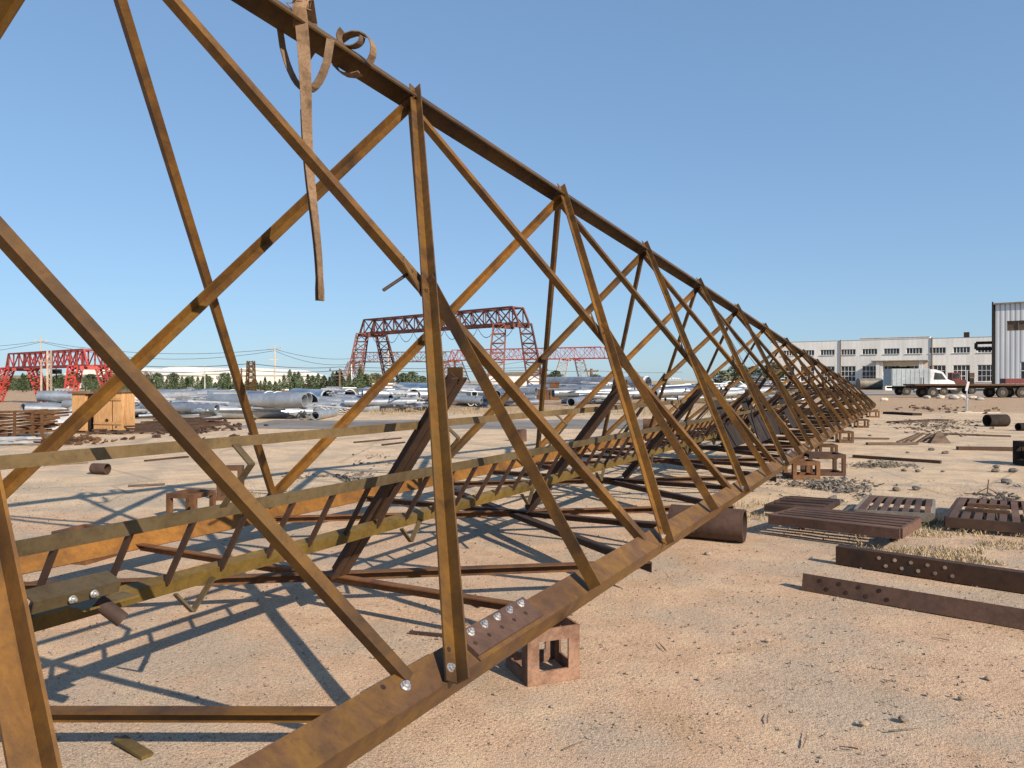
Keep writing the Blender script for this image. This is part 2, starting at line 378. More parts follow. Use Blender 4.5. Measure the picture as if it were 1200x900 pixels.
for k in range(-1, KEND):
    leg = 0.065 if k < 6 else 0.060
    # near face: N(k)->T(k+1), outside the chords, heel at the far edge
    p0 = Nn(k) + OUT * 0.068 + Z * -0.012; p1 = Tt(k + 1) + nrm_near * 0.03
    ax = (p1 - p0).normalized(); inpl = ax.cross(nrm_near).normalized()
    if inpl.dot(U2) > 0: inpl = -inpl
    if k >= 0:
        mb = MB(); mb.angle(p0 - inpl * 0.03, p1 + ax * 0.09 - inpl * 0.03, inpl, nrm_near, leg, 0.009)
        br = tp(mb, 'face_brace', 'ochre')
        if 0 <= k <= 7:
            for q_ in (p1 - ax * 0.05, p1 - ax * 0.14, p0.lerp(p1, 0.468)): bolt(q_ + inpl * 0.012 + nrm_near * 0.009, nrm_near, br, 0.012, 'chord')
        if 1 <= k <= 5:
            bolt(p0 + ax * 0.05 + inpl * 0.012 + nrm_near * 0.009, nrm_near, br)
            h = MB(); q = p0 + ax * 0.12 + inpl * 0.012 + nrm_near * 0.009
            h.tube(q - nrm_near * 0.004, q + nrm_near * 0.002, 0.010, 10); tp(h, 'bolt_hole', 'hole', br)
    # near face: T(k)->N(k+1), inside
    p0 = Tt(k) - nrm_near * 0.0 - Z * 0.06 + (V((0.35, 0, 0)) if k == 0 else V((0, 0, 0))); p1 = Nn(k + 1) - nrm_near * 0.0 + Z * 0.04 + VV * 0.02 - U2 * 0.13
    ax = (p1 - p0).normalized(); inpl = ax.cross(nrm_near).normalized()
    if inpl.z < 0: inpl = -inpl
    mb = MB(); mb.angle(p0 - inpl * 0.03, p1 - inpl * 0.03, inpl * 0.99 + nrm_near * 0.14, -nrm_near * 0.99 + inpl * 0.14, 0.056 if k > 0 else 0.044, 0.009)
    tp(mb, 'face_brace', 'ochre')
    if k >= 1:
        C = (Nn(k) + Tt(k + 1)) * 0.49 + (Tt(k) + Nn(k + 1)) * 0.01
        C = Nn(k).lerp(Tt(k + 1), 0.47)
        Mid = Nn(k).lerp(Nn(k + 1), 0.5)
        # short brace from the crossing down to the chord
        q0 = C + nrm_near * 0.02 + U2 * 0.06 + Z * 0.02; q1 = Mid + OUT * 0.07
        ax = (q1 - q0).normalized(); inpl = ax.cross(nrm_near).normalized()
        if inpl.dot(U2) < 0: inpl = -inpl
        mb = MB(); mb.angle(q0 - ax * 0.05, q1, inpl, nrm_near, 0.07, 0.008)
        rb = tp(mb, 'short_brace', 'ochre')
        if k in (1, 2, 3):
            bolt(q1 - ax * 0.05 + inpl * 0.02 + nrm_near * 0.008, nrm_near, rb, 0.012)
            bolt(q0 + (q1 - q0) * 0.3 + inpl * 0.02 + nrm_near * 0.008, nrm_near, rb, 0.012)
        # clip where the two diagonals cross
        mb = MB(); mb.bar(C - U2 * 0.02 + Z * 0.17 - U2 * 0.13, C + U2 * 0.03, 0.07, 0.01, nrm_near)
        cl = tp(mb, 'clip_plate', 'chord')
        if k == 1:
            b2 = MB(); b2.tube(C + Z * 0.12 - U2 * 0.06 - nrm_near * 0.0, C + Z * 0.06 - U2 * 0.2 - nrm_near * 0.12, 0.010, 7)
            tp(b2, 'bolt', 'darkrust', cl)
        # heavy internal strut
        B = Mid + VV * 1.63 - Z * 0.14
        q0 = C.lerp(Mid, 0.3) - nrm_near * 0.03
        ax = (B - q0).normalized()
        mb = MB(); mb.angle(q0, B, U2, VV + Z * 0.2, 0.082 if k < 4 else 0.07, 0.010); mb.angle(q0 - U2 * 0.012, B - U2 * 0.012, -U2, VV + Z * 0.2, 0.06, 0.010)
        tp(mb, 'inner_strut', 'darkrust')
        if 0 < k < 9:
            g = MB(); g.box(q0 + VV * 0.03 + Z * 0.03, (0.10, 0.010, 0.07), math.atan2(VV.y, VV.x)); tp(g, 'gusset_plate', 'ochre')
        if k >= 5:   # secondary members inside the slimmer part of the mast
            Cf = Ff(k).lerp(Tt(k + 1), 0.47); Mf = Ff(k).lerp(Ff(k + 1), 0.5)
            for a_, b_, nm in ((Cf, Mf, 'short_brace'), (C, Cf, 'cross_tie'), (C - Z * 0.05, B, 'cross_tie')):
                if k < 8 and b_ is Cf: continue
                a_ = V(a_); b_ = V(b_); mb = MB(); mb.angle(a_, b_, U2, VV + Z * 0.3, 0.055, 0.007); tp(mb, nm, 'darkrust')
    # far face
    for (a, b) in ((Tt(k), Ff(k + 1)), (Tt(k + 1), Ff(k))):
        if k < 0 and a == Tt(k): continue
        if k == 0 and b == Ff(0): b = at(-190, 4.3, zat(334, 4.3))
        p0 = a - nrm_far * 0.02 - Z * 0.06; p1 = b - nrm_far * (0.01 if a == Tt(k + 1) else 0.09) + Z * 0.02
        ax = (p1 - p0).normalized(); inpl = ax.cross(nrm_far).normalized()
        if inpl.dot(U2) > 0: inpl = -inpl
        lf = (0.070 if k < 6 else 0.062) if a == Tt(k + 1) else 0.052
        mb = MB(); mb.angle(p0, p1, inpl if a == Tt(k + 1) else -inpl, -nrm_far if a == Tt(k + 1) else nrm_far, lf, 0.009)
        tp(mb, 'face_brace', 'ochre')
# base face struts, slung under the chords
def strut(a, b, leg=0.065, dz=-0.17, up=True, mat='redrust', x0=0.0, x1=0.0):
    a = V(a) + Z * dz; b = V(b) + Z * dz; ax = (b - a).normalized()
    side = ax.cross(Z).normalized()
    if side.y > 0: side = -side
    mb = MB(); mb.angle(a + ax * 0.02 - side * leg, b + ax * x1 - side * leg, side, -Z, leg, 0.008)
    tp(mb, 'base_strut', mat)
for k in range(0, KEND):
    if k == 0: strut(Nn(1.0) + VV * 0.12, V((-5.2, 2.87, 0.4)), 0.062, -0.165, mat='ochre')
    else: strut(Nn(k + 1) + VV * 0.07, Ff(k), 0.065, -0.15)
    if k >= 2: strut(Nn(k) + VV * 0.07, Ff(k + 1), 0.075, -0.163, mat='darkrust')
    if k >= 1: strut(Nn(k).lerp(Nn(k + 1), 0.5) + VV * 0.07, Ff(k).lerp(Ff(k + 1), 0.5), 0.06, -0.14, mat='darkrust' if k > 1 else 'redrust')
# small gusset plates hanging below the chord at the panel points
for k in range(1, 10):
    mb = MB(); mb.box(Nn(k) + U2 * 0.1 + V((0, 0, -0.135)) + VV * 0.06 - U2 * 0.2, (0.16, 0.01, 0.04), math.atan2(U2.y, U2.x)); tp(mb, 'gusset_plate', 'chord')
# splice plates with bolts on the near chord
lnorm = (OUT * math.cos(th) + Z * math.sin(th)).normalized()
def splice(s0, s1, heavy=True):
    P = Nn(s0) + HN; Q = Nn(s1) + HN; L = (Q - P).length; ax = (Q - P).normalized()
    mb = MB(); a = P + lnorm * 0.007 + d1 * 0.02
    mb.prism([(0, -0.006), (0.128, -0.006), (0.128, 0.006), (0, 0.006)], a, a + ax * L, d1.normalized(), lnorm)
    pl = tp(mb, 'splice_plate', 'brownpipe')
    for i in range(5):
        bolt(a + ax * L * (0.12 + 0.19 * i) + d1 * 0.100 + lnorm * 0.006, lnorm, pl, 0.015)
        h = MB(); q = a + ax * L * (0.07 + 0.19 * i) + d1 * 0.050 + lnorm * 0.004
        h.tube(q, q + lnorm * 0.004, 0.010, 10); tp(h, 'bolt_hole', 'hole', pl)
    # gap line between the two chord lengths
    g = MB(); q = P - ax * 0.012 + lnorm * 0.001
    g.prism([(0.0, -0.002), (0.138, -0.002), (0.138, 0.002), (0, 0.002)], q, q + ax * 0.009, d1.normalized(), lnorm); tp(g, 'chord_joint', 'hole', pl)
    return pl
splice(1.09, 1.31)
for s0 in (4.35, 7.5): splice(s0, s0 + 0.25)
bolt(Nn(0.93) + HN + d1 * 0.07 + lnorm * 0.002, lnorm, near, 0.016)
h = MB(); q = Nn(0.9) + HN + d1 * 0.11; h.tube(q - lnorm * 0.002, q + lnorm * 0.002, 0.010, 10); tp(h, 'bolt_hole', 'hole', near)
# closing frame at the far tip
for a, b in ((Nn(KEND), Tt(KEND)), (Ff(KEND), Tt(KEND)), (Nn(KEND), Ff(KEND))):
    mb = MB(); mb.angle(a, b, -U2, Z + VV * 0.1, 0.07, 0.01); tp(mb, 'end_frame', 'darkrust')
# big leg at the left edge of the view, belonging to the butt end of the mast
mb = MB(); q0 = at(-62, 2.35, zat(330, 2.35)); q1 = at(62, 1.75, zat(960, 1.75))
mb.angle(q0, q1, -U2, nrm_near, 0.078, 0.010); tp(mb, 'face_brace', 'ochre', label='broad brace crossing the lower left corner')

# ladder running through the inside of the tower
def lad(s, p, z):   # s metres along the axis, p offset across it
    return U2 * s + OUT * p + Z * z
def s_at(px, p):    # axis position where a line at offset p is seen at pixel column px
    # X = s*ux + p*ox ; Y = s*uy + p*oy ; X/Y = (px-600)/F
    r = (px - 600) / F_PX
    return (r * p * OUT.y - p * OUT.x) / (U2.x - r * U2.y)
P3, Z3 = -2.81, 0.608; P2, Z2 = -2.63, 0.94; P1, Z1 = -2.55, 1.24
sA, sB = 0.3, 20.0
mb = MB(); mb.angle(lad(sA, P3, Z3 + 0.035), lad(sB, P3, Z3 + 0.035), VV * 1.0 + Z * 0.25, -Z + OUT * -0.1, 0.062, 0.008)
tp(mb, 'ladder_rail', 'olive')
mb = MB(); mb.bar(lad(sA, P2, Z2), lad(sB, P2, Z2), 0.010, 0.056, (VV * -0.15 + Z)); tp(mb, 'ladder_rail', 'railbrown')
mb = MB(); mb.bar(lad(sA, P1, Z1), lad(sB, P1, Z1), 0.008, 0.045, Z); tp(mb, 'ladder_rail', 'railbrown')
s0 = s_at(66, P2)
for i in range(-1, 50):
    s = s0 + 0.285 * i
    if s > sB: break
    mb = MB(); mb.bar(lad(s, P2 - 0.008, Z2 - 0.02), lad(s, P3, Z3 + 0.03), 0.027, 0.012, U2); tp(mb, 'rung', 'darkrust')
s1 = s_at(275, P1)
for i in range(-1, 12):
    s = s1 + 1.62 * i
    if s < 0.4 or s > sB: continue
    mb = MB(); a, b, c = lad(s, P1, Z1 - 0.01), lad(s, P1 + 0.10, Z1 - 0.09), lad(s, P2 + 0.01, Z2 + 0.02)
    mb.bar(a, b, 0.036, 0.007, U2.cross(b - a)); mb.bar(b, c, 0.036, 0.007, U2.cross(c - b)); tp(mb, 'cage_hoop', 'railbrown')
    s_ = s_at(205, P3) + 1.62 * i
    mb = MB(); a, b, c = lad(s_, P3, Z3 - 0.03), lad(s_ + 0.07, P3 + 0.02, Z3 - 0.12), lad(s_ + 0.19, P3 + 0.01, Z3 + 0.0)
    mb.bar(a, b, 0.010, 0.03, OUT); mb.bar(b, c, 0.010, 0.03, OUT); tp(mb, 'cage_hoop', 'railbrown')
# step bracket laid across two rungs, with a pipe stub below it
s = s_at(50, -2.5); e = s_at(152, -2.5)
mb = MB(); mb.angle(lad(s, -2.55, 0.77), lad(e, -2.55, 0.77), VV + Z * 0.35, -Z, 0.085, 0.006, 0.045)
stp = tp(mb, 'step_bracket', 'railbrown')
for t_ in (0.4, 0.65): bolt(lad(s + (e - s) * t_, -2.545, 0.75), OUT, stp, 0.011)
mb = MB(); mb.pipe(lad(s + 0.30, -2.68, 0.68), lad(s + 0.36, -2.62, 0.60), 0.028, 0.006, 16); tp(mb, 'pipe_stub', 'brownpipe', smooth=True)
mb = MB(); mb.box(lad(s + 0.34, -2.7, 0.665), (0.22, 0.10, 0.008), math.atan2(U2.y, U2.x)); tp(mb, 'clip_plate', 'olive')

# dark plates and spare struts carried inside the middle of the mast
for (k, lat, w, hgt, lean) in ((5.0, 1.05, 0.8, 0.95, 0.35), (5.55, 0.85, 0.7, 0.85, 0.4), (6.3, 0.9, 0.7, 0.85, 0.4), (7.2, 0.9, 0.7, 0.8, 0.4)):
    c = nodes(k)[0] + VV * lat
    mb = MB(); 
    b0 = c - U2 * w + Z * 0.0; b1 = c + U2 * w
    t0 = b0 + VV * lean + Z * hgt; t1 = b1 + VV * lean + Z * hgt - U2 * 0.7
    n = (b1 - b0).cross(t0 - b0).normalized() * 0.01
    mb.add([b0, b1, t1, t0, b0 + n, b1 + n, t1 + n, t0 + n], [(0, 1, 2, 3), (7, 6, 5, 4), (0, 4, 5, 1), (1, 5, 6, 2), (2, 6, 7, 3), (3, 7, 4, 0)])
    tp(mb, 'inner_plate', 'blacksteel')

# ------------------------------------------------------------------ stands under the tower
def frame_box(mb, w, d, h, b):
    """open cube frame of bars, base at z=0 centred"""
    for z in (b / 2, h - b / 2):
        for y in (-1, 1): mb.box((0, y * (d - b) / 2, z), (w, b, b))
        for x in (-1, 1): mb.box((x * (w - b) / 2, 0, z), (b, d - 2 * b, b))
    for x in (-1, 1):
        for y in (-1, 1): mb.box((x * (w - b) / 2, y * (d - b) / 2, h / 2), (b, b, h - 2 * b))
    return mb
def plate_stand(name, label, loc, rz, w, d, h, b, mat='stand', group='stands under the lying mast'):
    """open block of flat plates: two end frames joined by side bars"""
    t = thing(name, label, 'stand', loc, rz, group)
    tk = 0.012
    for sy in (-1, 1):
        mb = MB(); y = sy * (d / 2 - tk / 2)
        mb.box((0, y, h - b / 2), (w, tk, b)); mb.box((0, y, b / 2), (w, tk, b))
        for sx in (-1, 1): mb.box((sx * (w - b) / 2, y, h / 2), (b, tk, h - 2 * b))
        mb.obj('side_frame', mat, t)
    for sx in (-1, 1):
        mb = MB(); x = sx * (w / 2 - tk / 2); dd = d - 2 * tk - 0.004
        mb.box((x, 0, h - b / 2), (tk, dd, b)); mb.box((x, 0, b / 2), (tk, dd, b))
        for sy in (-1, 1): mb.box((x, sy * (dd - b) / 2, h / 2), (tk, b, h - 2 * b))
        mb.obj('end_frame', mat, t)
    return t
HS = 0.272
st = plate_stand('steel_stand', 'small open rusty block stand under the near chord in the foreground', gp(640, 790) + V((-0.02, 0.02, 0)), R(22), 0.285, 0.29, 0.272, 0.062)
# further stands along the near chord
def box_stand(label, k, off, w, d, h, rz, b=0.05, mat='stand'):
    p = Nn(k) + VV * off; p.z = 0
    t = thing('steel_stand', label, 'stand', p, rz, 'stands under the lying mast')
    mb = MB(); frame_box(mb, w, d, h, b); mb.obj('frame', mat, t); return t
ua = math.atan2(U2.y, U2.x)
box_stand('low rusty frame stand just beyond the long box stand, left of it under the chord', 4.75, -0.02, 0.42, 0.42, 0.27, ua - R(60), 0.06, 'redrust')
p = gp(972, 558); t = thing('steel_stand', 'largest dark open box stand, sticking out right of the near chord', 'stand', (p.x, p.y + 0.25, 0), R(-6), 'stands under the lying mast')
mb = MB(); frame_box(mb, 0.56, 0.5, 0.34, 0.055); mb.obj('frame', 'darkrust', t)
for lab, k, w in (('square frame stand under the near chord beyond the largest box stand', 6.0, 0.34), ('small frame stand under the chord, third from the far tip', 7.6, 0.34), ('small frame stand under the chord, second from the far tip', 10.0, 0.36), ('smallest looking frame stand, right under the far tip of the mast', 12.8, 0.4)):
    box_stand(lab, k, -0.06, w, w, 0.27, ua - R(70), 0.05, 'redrust')
# stands at the far chord
for lab, px, py, w, hh in (('open box stand behind the ladder rail at left', 224, 606, 0.36, 0.28), ('stand of pierced plates below the far chord at left edge', 99, 656, 0.34, 0.26)):
    p = gp(px, py); t = thing('steel_stand', lab, 'stand', (p.x, p.y, 0), R(-15), 'stands under the lying mast')
    mb = MB(); frame_box(mb, w, w, hh, 0.05); mb.obj('frame', 'redrust', t)
p = gp(270, 585); t = thing('steel_stand', 'narrow upright frame stand under the far chord beside the thin brace', 'stand', (p.x, p.y, 0), R(10), 'stands under the lying mast')
mb = MB(); frame_box(mb, 0.3, 0.2, 0.42, 0.05); mb.obj('frame', 'redrust', t)

# ------------------------------------------------------------------ lifting strap over the top chord
def strap():
    Q = Tt(1.575) + Z * 0.06
    S = Q.copy()
    tag_ = thing('lifting_strap', 'frayed brown webbing strap looped over the top chord with a long hanging tail', 'strap', Q)
    def sp(mb, name, lab=None):
        o = mb.obj(name, 'strap', tag_, False, off=Q); return o
    X = V((1, 0, 0)); Yd = V((0, 1, 0))
    # tail
    base = Q + V((0.0, -0.16, -0.02))
    pts, w, wd = [], [], []
    n = 26
    zt = zat(352, base.y)
    for i in range(n + 1):
        t = i / n
        pts.append(base + V((0.03 * t + 0.10 * t + 0.01 * math.sin(t * 9), 0.0 - 0.02 * math.sin(t * 6), (zt - base.z) * t)))
        w.append(0.085 - 0.03 * t + (0.0 if t < 0.93 else 0.012))
        a = 0.2 + t * 1.25
        wd.append(V((math.cos(a), math.sin(a), 0)))
    mb = MB(); mb.ribbon(pts, w, wd, 0.007)
    pts2 = [p_ + V((-0.012, 0.02, 0)) for p_ in pts[9:]]
    mb.ribbon(pts2, [x * 0.9 for x in w[9:]], [V((math.cos(0.5), math.sin(0.5), 0))] * len(pts2), 0.006)
    sp(mb, 'strap_tail')
    # wrap over chord
    mb = MB()
    lp = [base + V((0, 0, -0.12)), base + V((0, -0.02, 0.0)), base + V((0, 0.05, 0.09)), base + V((0, 0.17, 0.15)), base + V((-0.01, 0.30, 0.05)), base + V((-0.03, 0.34, -0.12)), base + V((-0.06, 0.30, -0.2))]
    mb.ribbon(lp, [0.09] * len(lp), [X + U2 * 0.3] * len(lp), 0.008)
    for i in range(26):
        a = base + V((random.uniform(-0.07, 0.06), random.uniform(-0.02, 0.1), random.uniform(0.0, 0.12)))
        mb.bar(a, a + V((random.uniform(-0.04, 0.04), random.uniform(-0.02, 0.02), random.uniform(-0.02, 0.05))), 0.005)
    sp(mb, 'strap_wrap')
    # hanging loop
    mb = MB(); pts = []
    for i in range(15):
        t = i / 14
        a = math.pi * t
        pts.append(Q + V((-0.17 + 0.34 * t, -0.06 + 0.03 * t, -0.06 - 0.40 * math.sin(a) ** 0.6 - 0.10 * t)))
    mb.ribbon(pts, [0.055] * 15, [V((math.cos(1.1 - i * 0.05), math.sin(1.1 - i * 0.05), 0.1)) for i in range(15)], 0.007)
    sp(mb, 'strap_loop')
    # knot loop further along the chord
    K = Tt(1.78) + Z * 0.02; mb = MB(); pts = []
    for i in range(17):
        a = -0.6 + i / 16 * 5.6
        pts.append(K + V((0.10 * math.cos(a) * 0.5, -0.02, 0.0)) + U2 * (0.02 * i / 16 - 0.09) + (OUT * math.cos(a) * 0.13 + Z * math.sin(a) * 0.15))
    mb.ribbon(pts, [0.065] * 17, [U2 + Z * -0.2] * 17, 0.008); sp(mb, 'strap_loop')
    mb = MB(); pts = []
    for i in range(13):
        a = 2.4 + i / 12 * 3.9
        pts.append(K + U2 * -0.05 + V((0.085 * math.cos(a) - 0.02, -0.11, 0.075 * math.sin(a) + 0.10)))
    mb.ribbon(pts, [0.06] * 13, [V((0.5, 1, 0))] * 13, 0.008); sp(mb, 'strap_loop')
strap()
# thin ropes hung from the top chord further on
mb = MB()
for dx, q in ((0, 0), (0.05, 1)):
    a = Tt(4.95) - Z * 0.02; b = Nn(5.0).lerp(Tt(6), 0.33) + VV * 0.3 * q
    mb.path([a + V((dx, 0, 0)), a.lerp(b, 0.5) + V((0.02 + dx, 0, -0.05)), b], 0.006, 5)
centred(mb, 'hanging_rope', 'cable', 'pair of thin dark ropes hung from the top chord at mid mast', 'rope')

# ------------------------------------------------------------------ foreground steel
def channel(label, a, b, h, w, holes, mat='darkrust', rows=2, lean=0.0, grp='loose pierced steel beams on the gravel', hz=(0.32, 0.7), hollow=False, hm='hole', start=0.2, step=0.13):
    a, b = V(a), V(b); L = (b - a).length; ax = (b - a).normalized(); side = V((ax.y, -ax.x, 0))
    if side.y > 0: side = -side
    t = thing('steel_beam', label, 'steel beam', a, math.atan2(ax.y, ax.x), grp)
    mb = MB(); s = -1.0 # web faces camera (-Y local)
    mb.box((L / 2, 0, h / 2), (L, 0.012, h)); o1 = mb.obj('web', mat, t)
    if w > 0:
        mb = MB(); mb.box((L / 2, w / 2 + 0.007, h - 0.006), (L, w, 0.012)); mb.obj('flange', mat, t)
        mb = MB(); mb.box((L / 2, w / 2 + 0.007, 0.006), (L, w, 0.012)); mb.obj('flange', mat, t)
    for i in range(holes):
        for r_ in range(rows):
            x = start + step * i + (0.05 if r_ == 0 else 0); z = h * hz[r_]
            m2 = MB(); m2.tube((x, -0.0065, z), (x, -0.0085, z), 0.014, 12); m2.obj('bolt_hole', hm, o1)
    t.rotation_euler.x = lean
    return t
a = gp(980, 661); b = a + V((1.3, -1.16, 0)) * 2.4
channel('dark steel channel with two rows of pale holes, the further of two on gravel', a, b, 0.145, 0.07, 5, 'darkrust', hm='stone', start=0.33, step=0.115)
a = gp(940, 692); b = gp(1200, 738); b = a + (b - a) * 1.9
channel('brown steel beam with dark holes, the nearer of two on gravel', a, b, 0.12, 0.06, 4, 'brownpipe', lean=R(-14), hz=(0.3, 0.72), start=0.12, step=0.13)
# short flat plate on the ground bottom left
mb = MB(); c = gp(155, 881); mb.box((c.x, c.y, 0.016), (0.21, 0.05, 0.012), R(-30), mat=Matrix.Rotation(R(-34), 3, 'Z') @ Matrix.Rotation(R(4), 3, 'Y'))
o = centred(mb, 'steel_plate', 'olive', 'short flat steel offcut lying alone at bottom left', 'steel offcut')
# pipe beside the chord
p0 = gp(800, 634) + Z * 0.15; p1 = gp(872, 635) + Z * 0.15
a = V((1.35, 6.5, 0.14)); 
a = at(812, 7.22, 0.155); b = at(873, 6.95, 0.155)
mb = MB(); mb.pipe(a - V((0.2, -0.03, 0)), b, 0.15, 0.012, 40)
centred(mb, 'steel_pipe', 'brownpipe', 'short wide rusty pipe lying behind the near chord by the grate', 'pipe', smooth=True)
p = gp(117, 556); mb = MB(); mb.pipe(p + V((-0.14, 0.05, 0.09)), p + V((0.12, 0.0, 0.09)), 0.085, 0.01, 28)
centred(mb, 'steel_pipe', 'brownpipe', 'short rusty pipe lying alone on bare ground at left', 'pipe', smooth=True)
p = gp(611, 517); mb = MB(); mb.pipe(p + Z * 0.0, p + Z * 0.29, 0.13, 0.012, 24)
centred(mb, 'steel_pipe', 'brownpipe', 'rusty pipe offcut standing upright beyond the mast', 'pipe', smooth=True)
p = gp(766, 505); mb = MB(); mb.pipe(p + V((-0.3, 0.1, 0.18)), p + V((0.3, 0, 0.18)), 0.18, 0.012, 24)
centred(mb, 'steel_pipe', 'redrust', 'rusty pipe lying beyond the mast, behind its middle', 'pipe', smooth=True)
p = gp(1169, 500); mb = MB(); mb.pipe(p + V((-0.34, 0.0, 0.2)), p + V((0.34, 0.1, 0.2)), 0.2, 0.03, 28)
centred(mb, 'steel_pipe', 'blacksteel', 'black drum-like pipe lying on the pale slab at right', 'pipe', smooth=True)
p = gp(1201, 505); mb = MB(); mb.pipe(p + V((-0.2, 0.0, 0.12)), p + V((0.3, 0.1, 0.12)), 0.12, 0.03, 24)
centred(mb, 'steel_pipe', 'blacksteel', 'small black pipe cut by the right edge of the view', 'pipe', smooth=True)
p = gp(1203, 545); mb = MB(); frame_box(mb, 0.5, 0.4, 0.42, 0.09)
mb.box((0, 0.13, 0.21), (0.3, 0.05, 0.22)); mb.v = [tuple(V(q) + p + V((0.14, 0, 0))) for q in mb.v]
centred(mb, 'steel_stand', 'blacksteel', 'dark box frame cut by the right edge beyond the slatted frames', 'stand')

# slatted steel frames
def slat_frame(label, corners, h, n, along, mat, slat_w=0.5, name='slatted_frame', rim=0.06, tip=None, cross=0, rimmat=None):
    """corners: ground pixels a,b,c,d (front-left, front-right, back-right, back-left) of the TOP seen at height h"""
    def tp_(px, py):
        Y = F_PX * (EYE - h) / (py - HOR); return V(((px - 600) / F_PX * Y, Y, h))
    A, B, C_, D = [tp_(*q) for q in corners]
    base = (A + B + C_ + D) / 4; base.z = 0
    t = thing(name, label, 'slatted frame', base, 0, 'slatted steel frames on the slab edge')
    def L(p): return p - base
    def side(p, q, nm, mt):
        mb = MB(); ax = (q - p).normalized(); mb.bar(L(p) - Z * rim, L(q) - Z * rim, 0.03, rim * 2); mb.obj(nm, mt, t)
    rm = rimmat or mat
    side(A + (B - A) * 0.0, B, 'side_beam', rm); side(D, C_, 'side_beam', rm)
    e = 0.02
    side(A + (D - A) * e * 2, A + (D - A) * (1 - 2 * e), 'end_beam', rm); side(B + (C_ - B) * e * 2, B + (C_ - B) * (1 - 2 * e), 'end_beam', rm)
    for i in range(n):
        f = (i + 0.5) / n
        if along == 'x': p, q = A.lerp(D, f), B.lerp(C_, f); wdt = (D - A).length / n * slat_w
        else: p, q = A.lerp(B, f), D.lerp(C_, f); wdt = (B - A).length / n * slat_w
        mb = MB(); ee = (q - p).normalized() * 0.017
        mb.bar(L(p + ee) - Z * 0.012, L(q - ee) - Z * 0.012, wdt, 0.02); mb.obj('slat', mat, t)
    for i in range(cross):
        f = 0.35 + 0.25 * i
        p, q = A.lerp(D, f), B.lerp(C_, f); mb = MB(); mb.bar(L(p.lerp(q, 0.18)) + Z * 0.014, L(p.lerp(q, 0.72)) + Z * 0.014, 0.07, 0.03); mb.obj('cross_bar', 'redrust', t)
    return t
g = slat_frame('long brown grating with five bars along it, nearest of the slatted frames', [(901, 603), (1055, 620), (1079, 606), (936, 594)], 0.20, 5, 'x', 'brownpipe', 0.62, rim=0.045, rimmat='brownpipe')
for k_, (px, py) in enumerate(((940, 619), (1048, 634))):
    p = gp(px, py); mb = MB(); mb.box((p.x - g.location.x, p.y - g.location.y, 0.055), (0.05, 0.05, 0.11)); mb.obj('foot', 'darkrust', g)
slat_frame('dark low frame with red slats, behind the long grating at left', [(896, 592), (962, 597), (984, 585), (925, 581)], 0.12, 4, 'x', 'darkrust', 0.5, rim=0.03)
slat_frame('grey-rimmed frame with seven leaning brown slats, middle of the row', [(1002, 597), (1094, 602), (1095, 585), (1018, 580)], 0.13, 7, 'y', 'brownpipe', 0.55, rimmat='greysteel', rim=0.045)
slat_frame('dark frame with red bars laid across its slats, at the right edge', [(1108, 606), (1216, 614), (1207, 588), (1124, 583)], 0.14, 7, 'y', 'brownpipe', 0.6, cross=2, rimmat='darkrust', rim=0.05)
mb = MB(); p = gp(1000, 607); mb.box((p.x, p.y, 0.06), (0.16, 0.3, 0.012), R(10), mat=Matrix.Rotation(R(8), 3, 'Z') @ Matrix.Rotation(R(-30), 3, 'Y'))
centred(mb, 'steel_plate', 'greysteel', 'bluish grey plate leaning between the grating and the grey-rimmed frame', 'steel offcut')
mb = MB(); p = gp(975, 592); mb.box((p.x, p.y, 0.03), (0.35, 0.2, 0.012), R(50)); mb.box((p.x + .05, p.y + 0.1, 0.06), (0.25, 0.03, 0.06), R(50))
centred(mb, 'steel_plate', 'greysteel', 'grey folded plate behind the long grating', 'steel offcut')

# ------------------------------------------------------------------ scattered scrap on the slab
def bit(mb, p, s, rnd):
    rm = Matrix.Rotation(rnd.uniform(0, 6.28), 3, 'Z') @ Matrix.Rotation(rnd.uniform(-0.6, 0.6), 3, 'X') @ Matrix.Rotation(rnd.uniform(-0.6, 0.6), 3, 'Y')
    mb.box(p, s, mat=rm)
def heap(label, corners, n, size, hgt, mat='scrap', seed=1):
    rnd = random.Random(seed); mb = MB()
    cx = sum(c[0] for c in corners) / len(corners); cy = sum(c[1] for c in corners) / len(corners)
    rx = max(abs(c[0] - cx) for c in corners); ry = max(abs(c[1] - cy) for c in corners)
    for i in range(n):
        u, v = rnd.gauss(0, 0.5), rnd.gauss(0, 0.5); r_ = min(1, math.hypot(u, v))
        x = cx + u * rx * 1.25; y = cy + v * ry * 1.25 + 0.12 * u * ry
        p = gp(x, max(y, 470))
        if noise.noise(V((p.x * 1.1, p.y * 0.8, seed * 3.1))) < -0.10 + 0.25 * (r_ - 0.5): continue
        s = size * rnd.uniform(0.35, 1.15)
        p.z = hgt * (1 - r_) * rnd.random() + s * 0.15
        bit(mb, p, (s, s * rnd.uniform(0.2, 0.7), s * rnd.uniform(0.08, 0.3)), rnd)
    centred(mb, 'scrap_heap', mat, label, 'scrap heap', kind='stuff')
heap('grey heap of small steel offcuts behind the slatted frames', [(912, 563), (1015, 583)], 800, 0.06, 0.07, seed=3)
heap('grey heap of small steel offcuts beside the largest box stand', [(1000, 543), (1068, 555)], 520, 0.06, 0.06, seed=4)
heap('grey heap of small offcuts at the right edge behind the frames', [(1156, 573), (1230, 587)], 420, 0.06, 0.07, seed=5)
heap('flat spread of grey offcuts in front of the black drum pipe', [(1045, 492), (1180, 506)], 700, 0.10, 0.05, seed=6)
heap('dark loose scrap on the bare ground behind the ladder', [(350, 555), (450, 570)], 450, 0.06, 0.03, seed=7)
heap('thin scatter of dark scrap on the slab in mid yard at left', [(415, 533), (475, 545)], 90, 0.06, 0.02, seed=8)
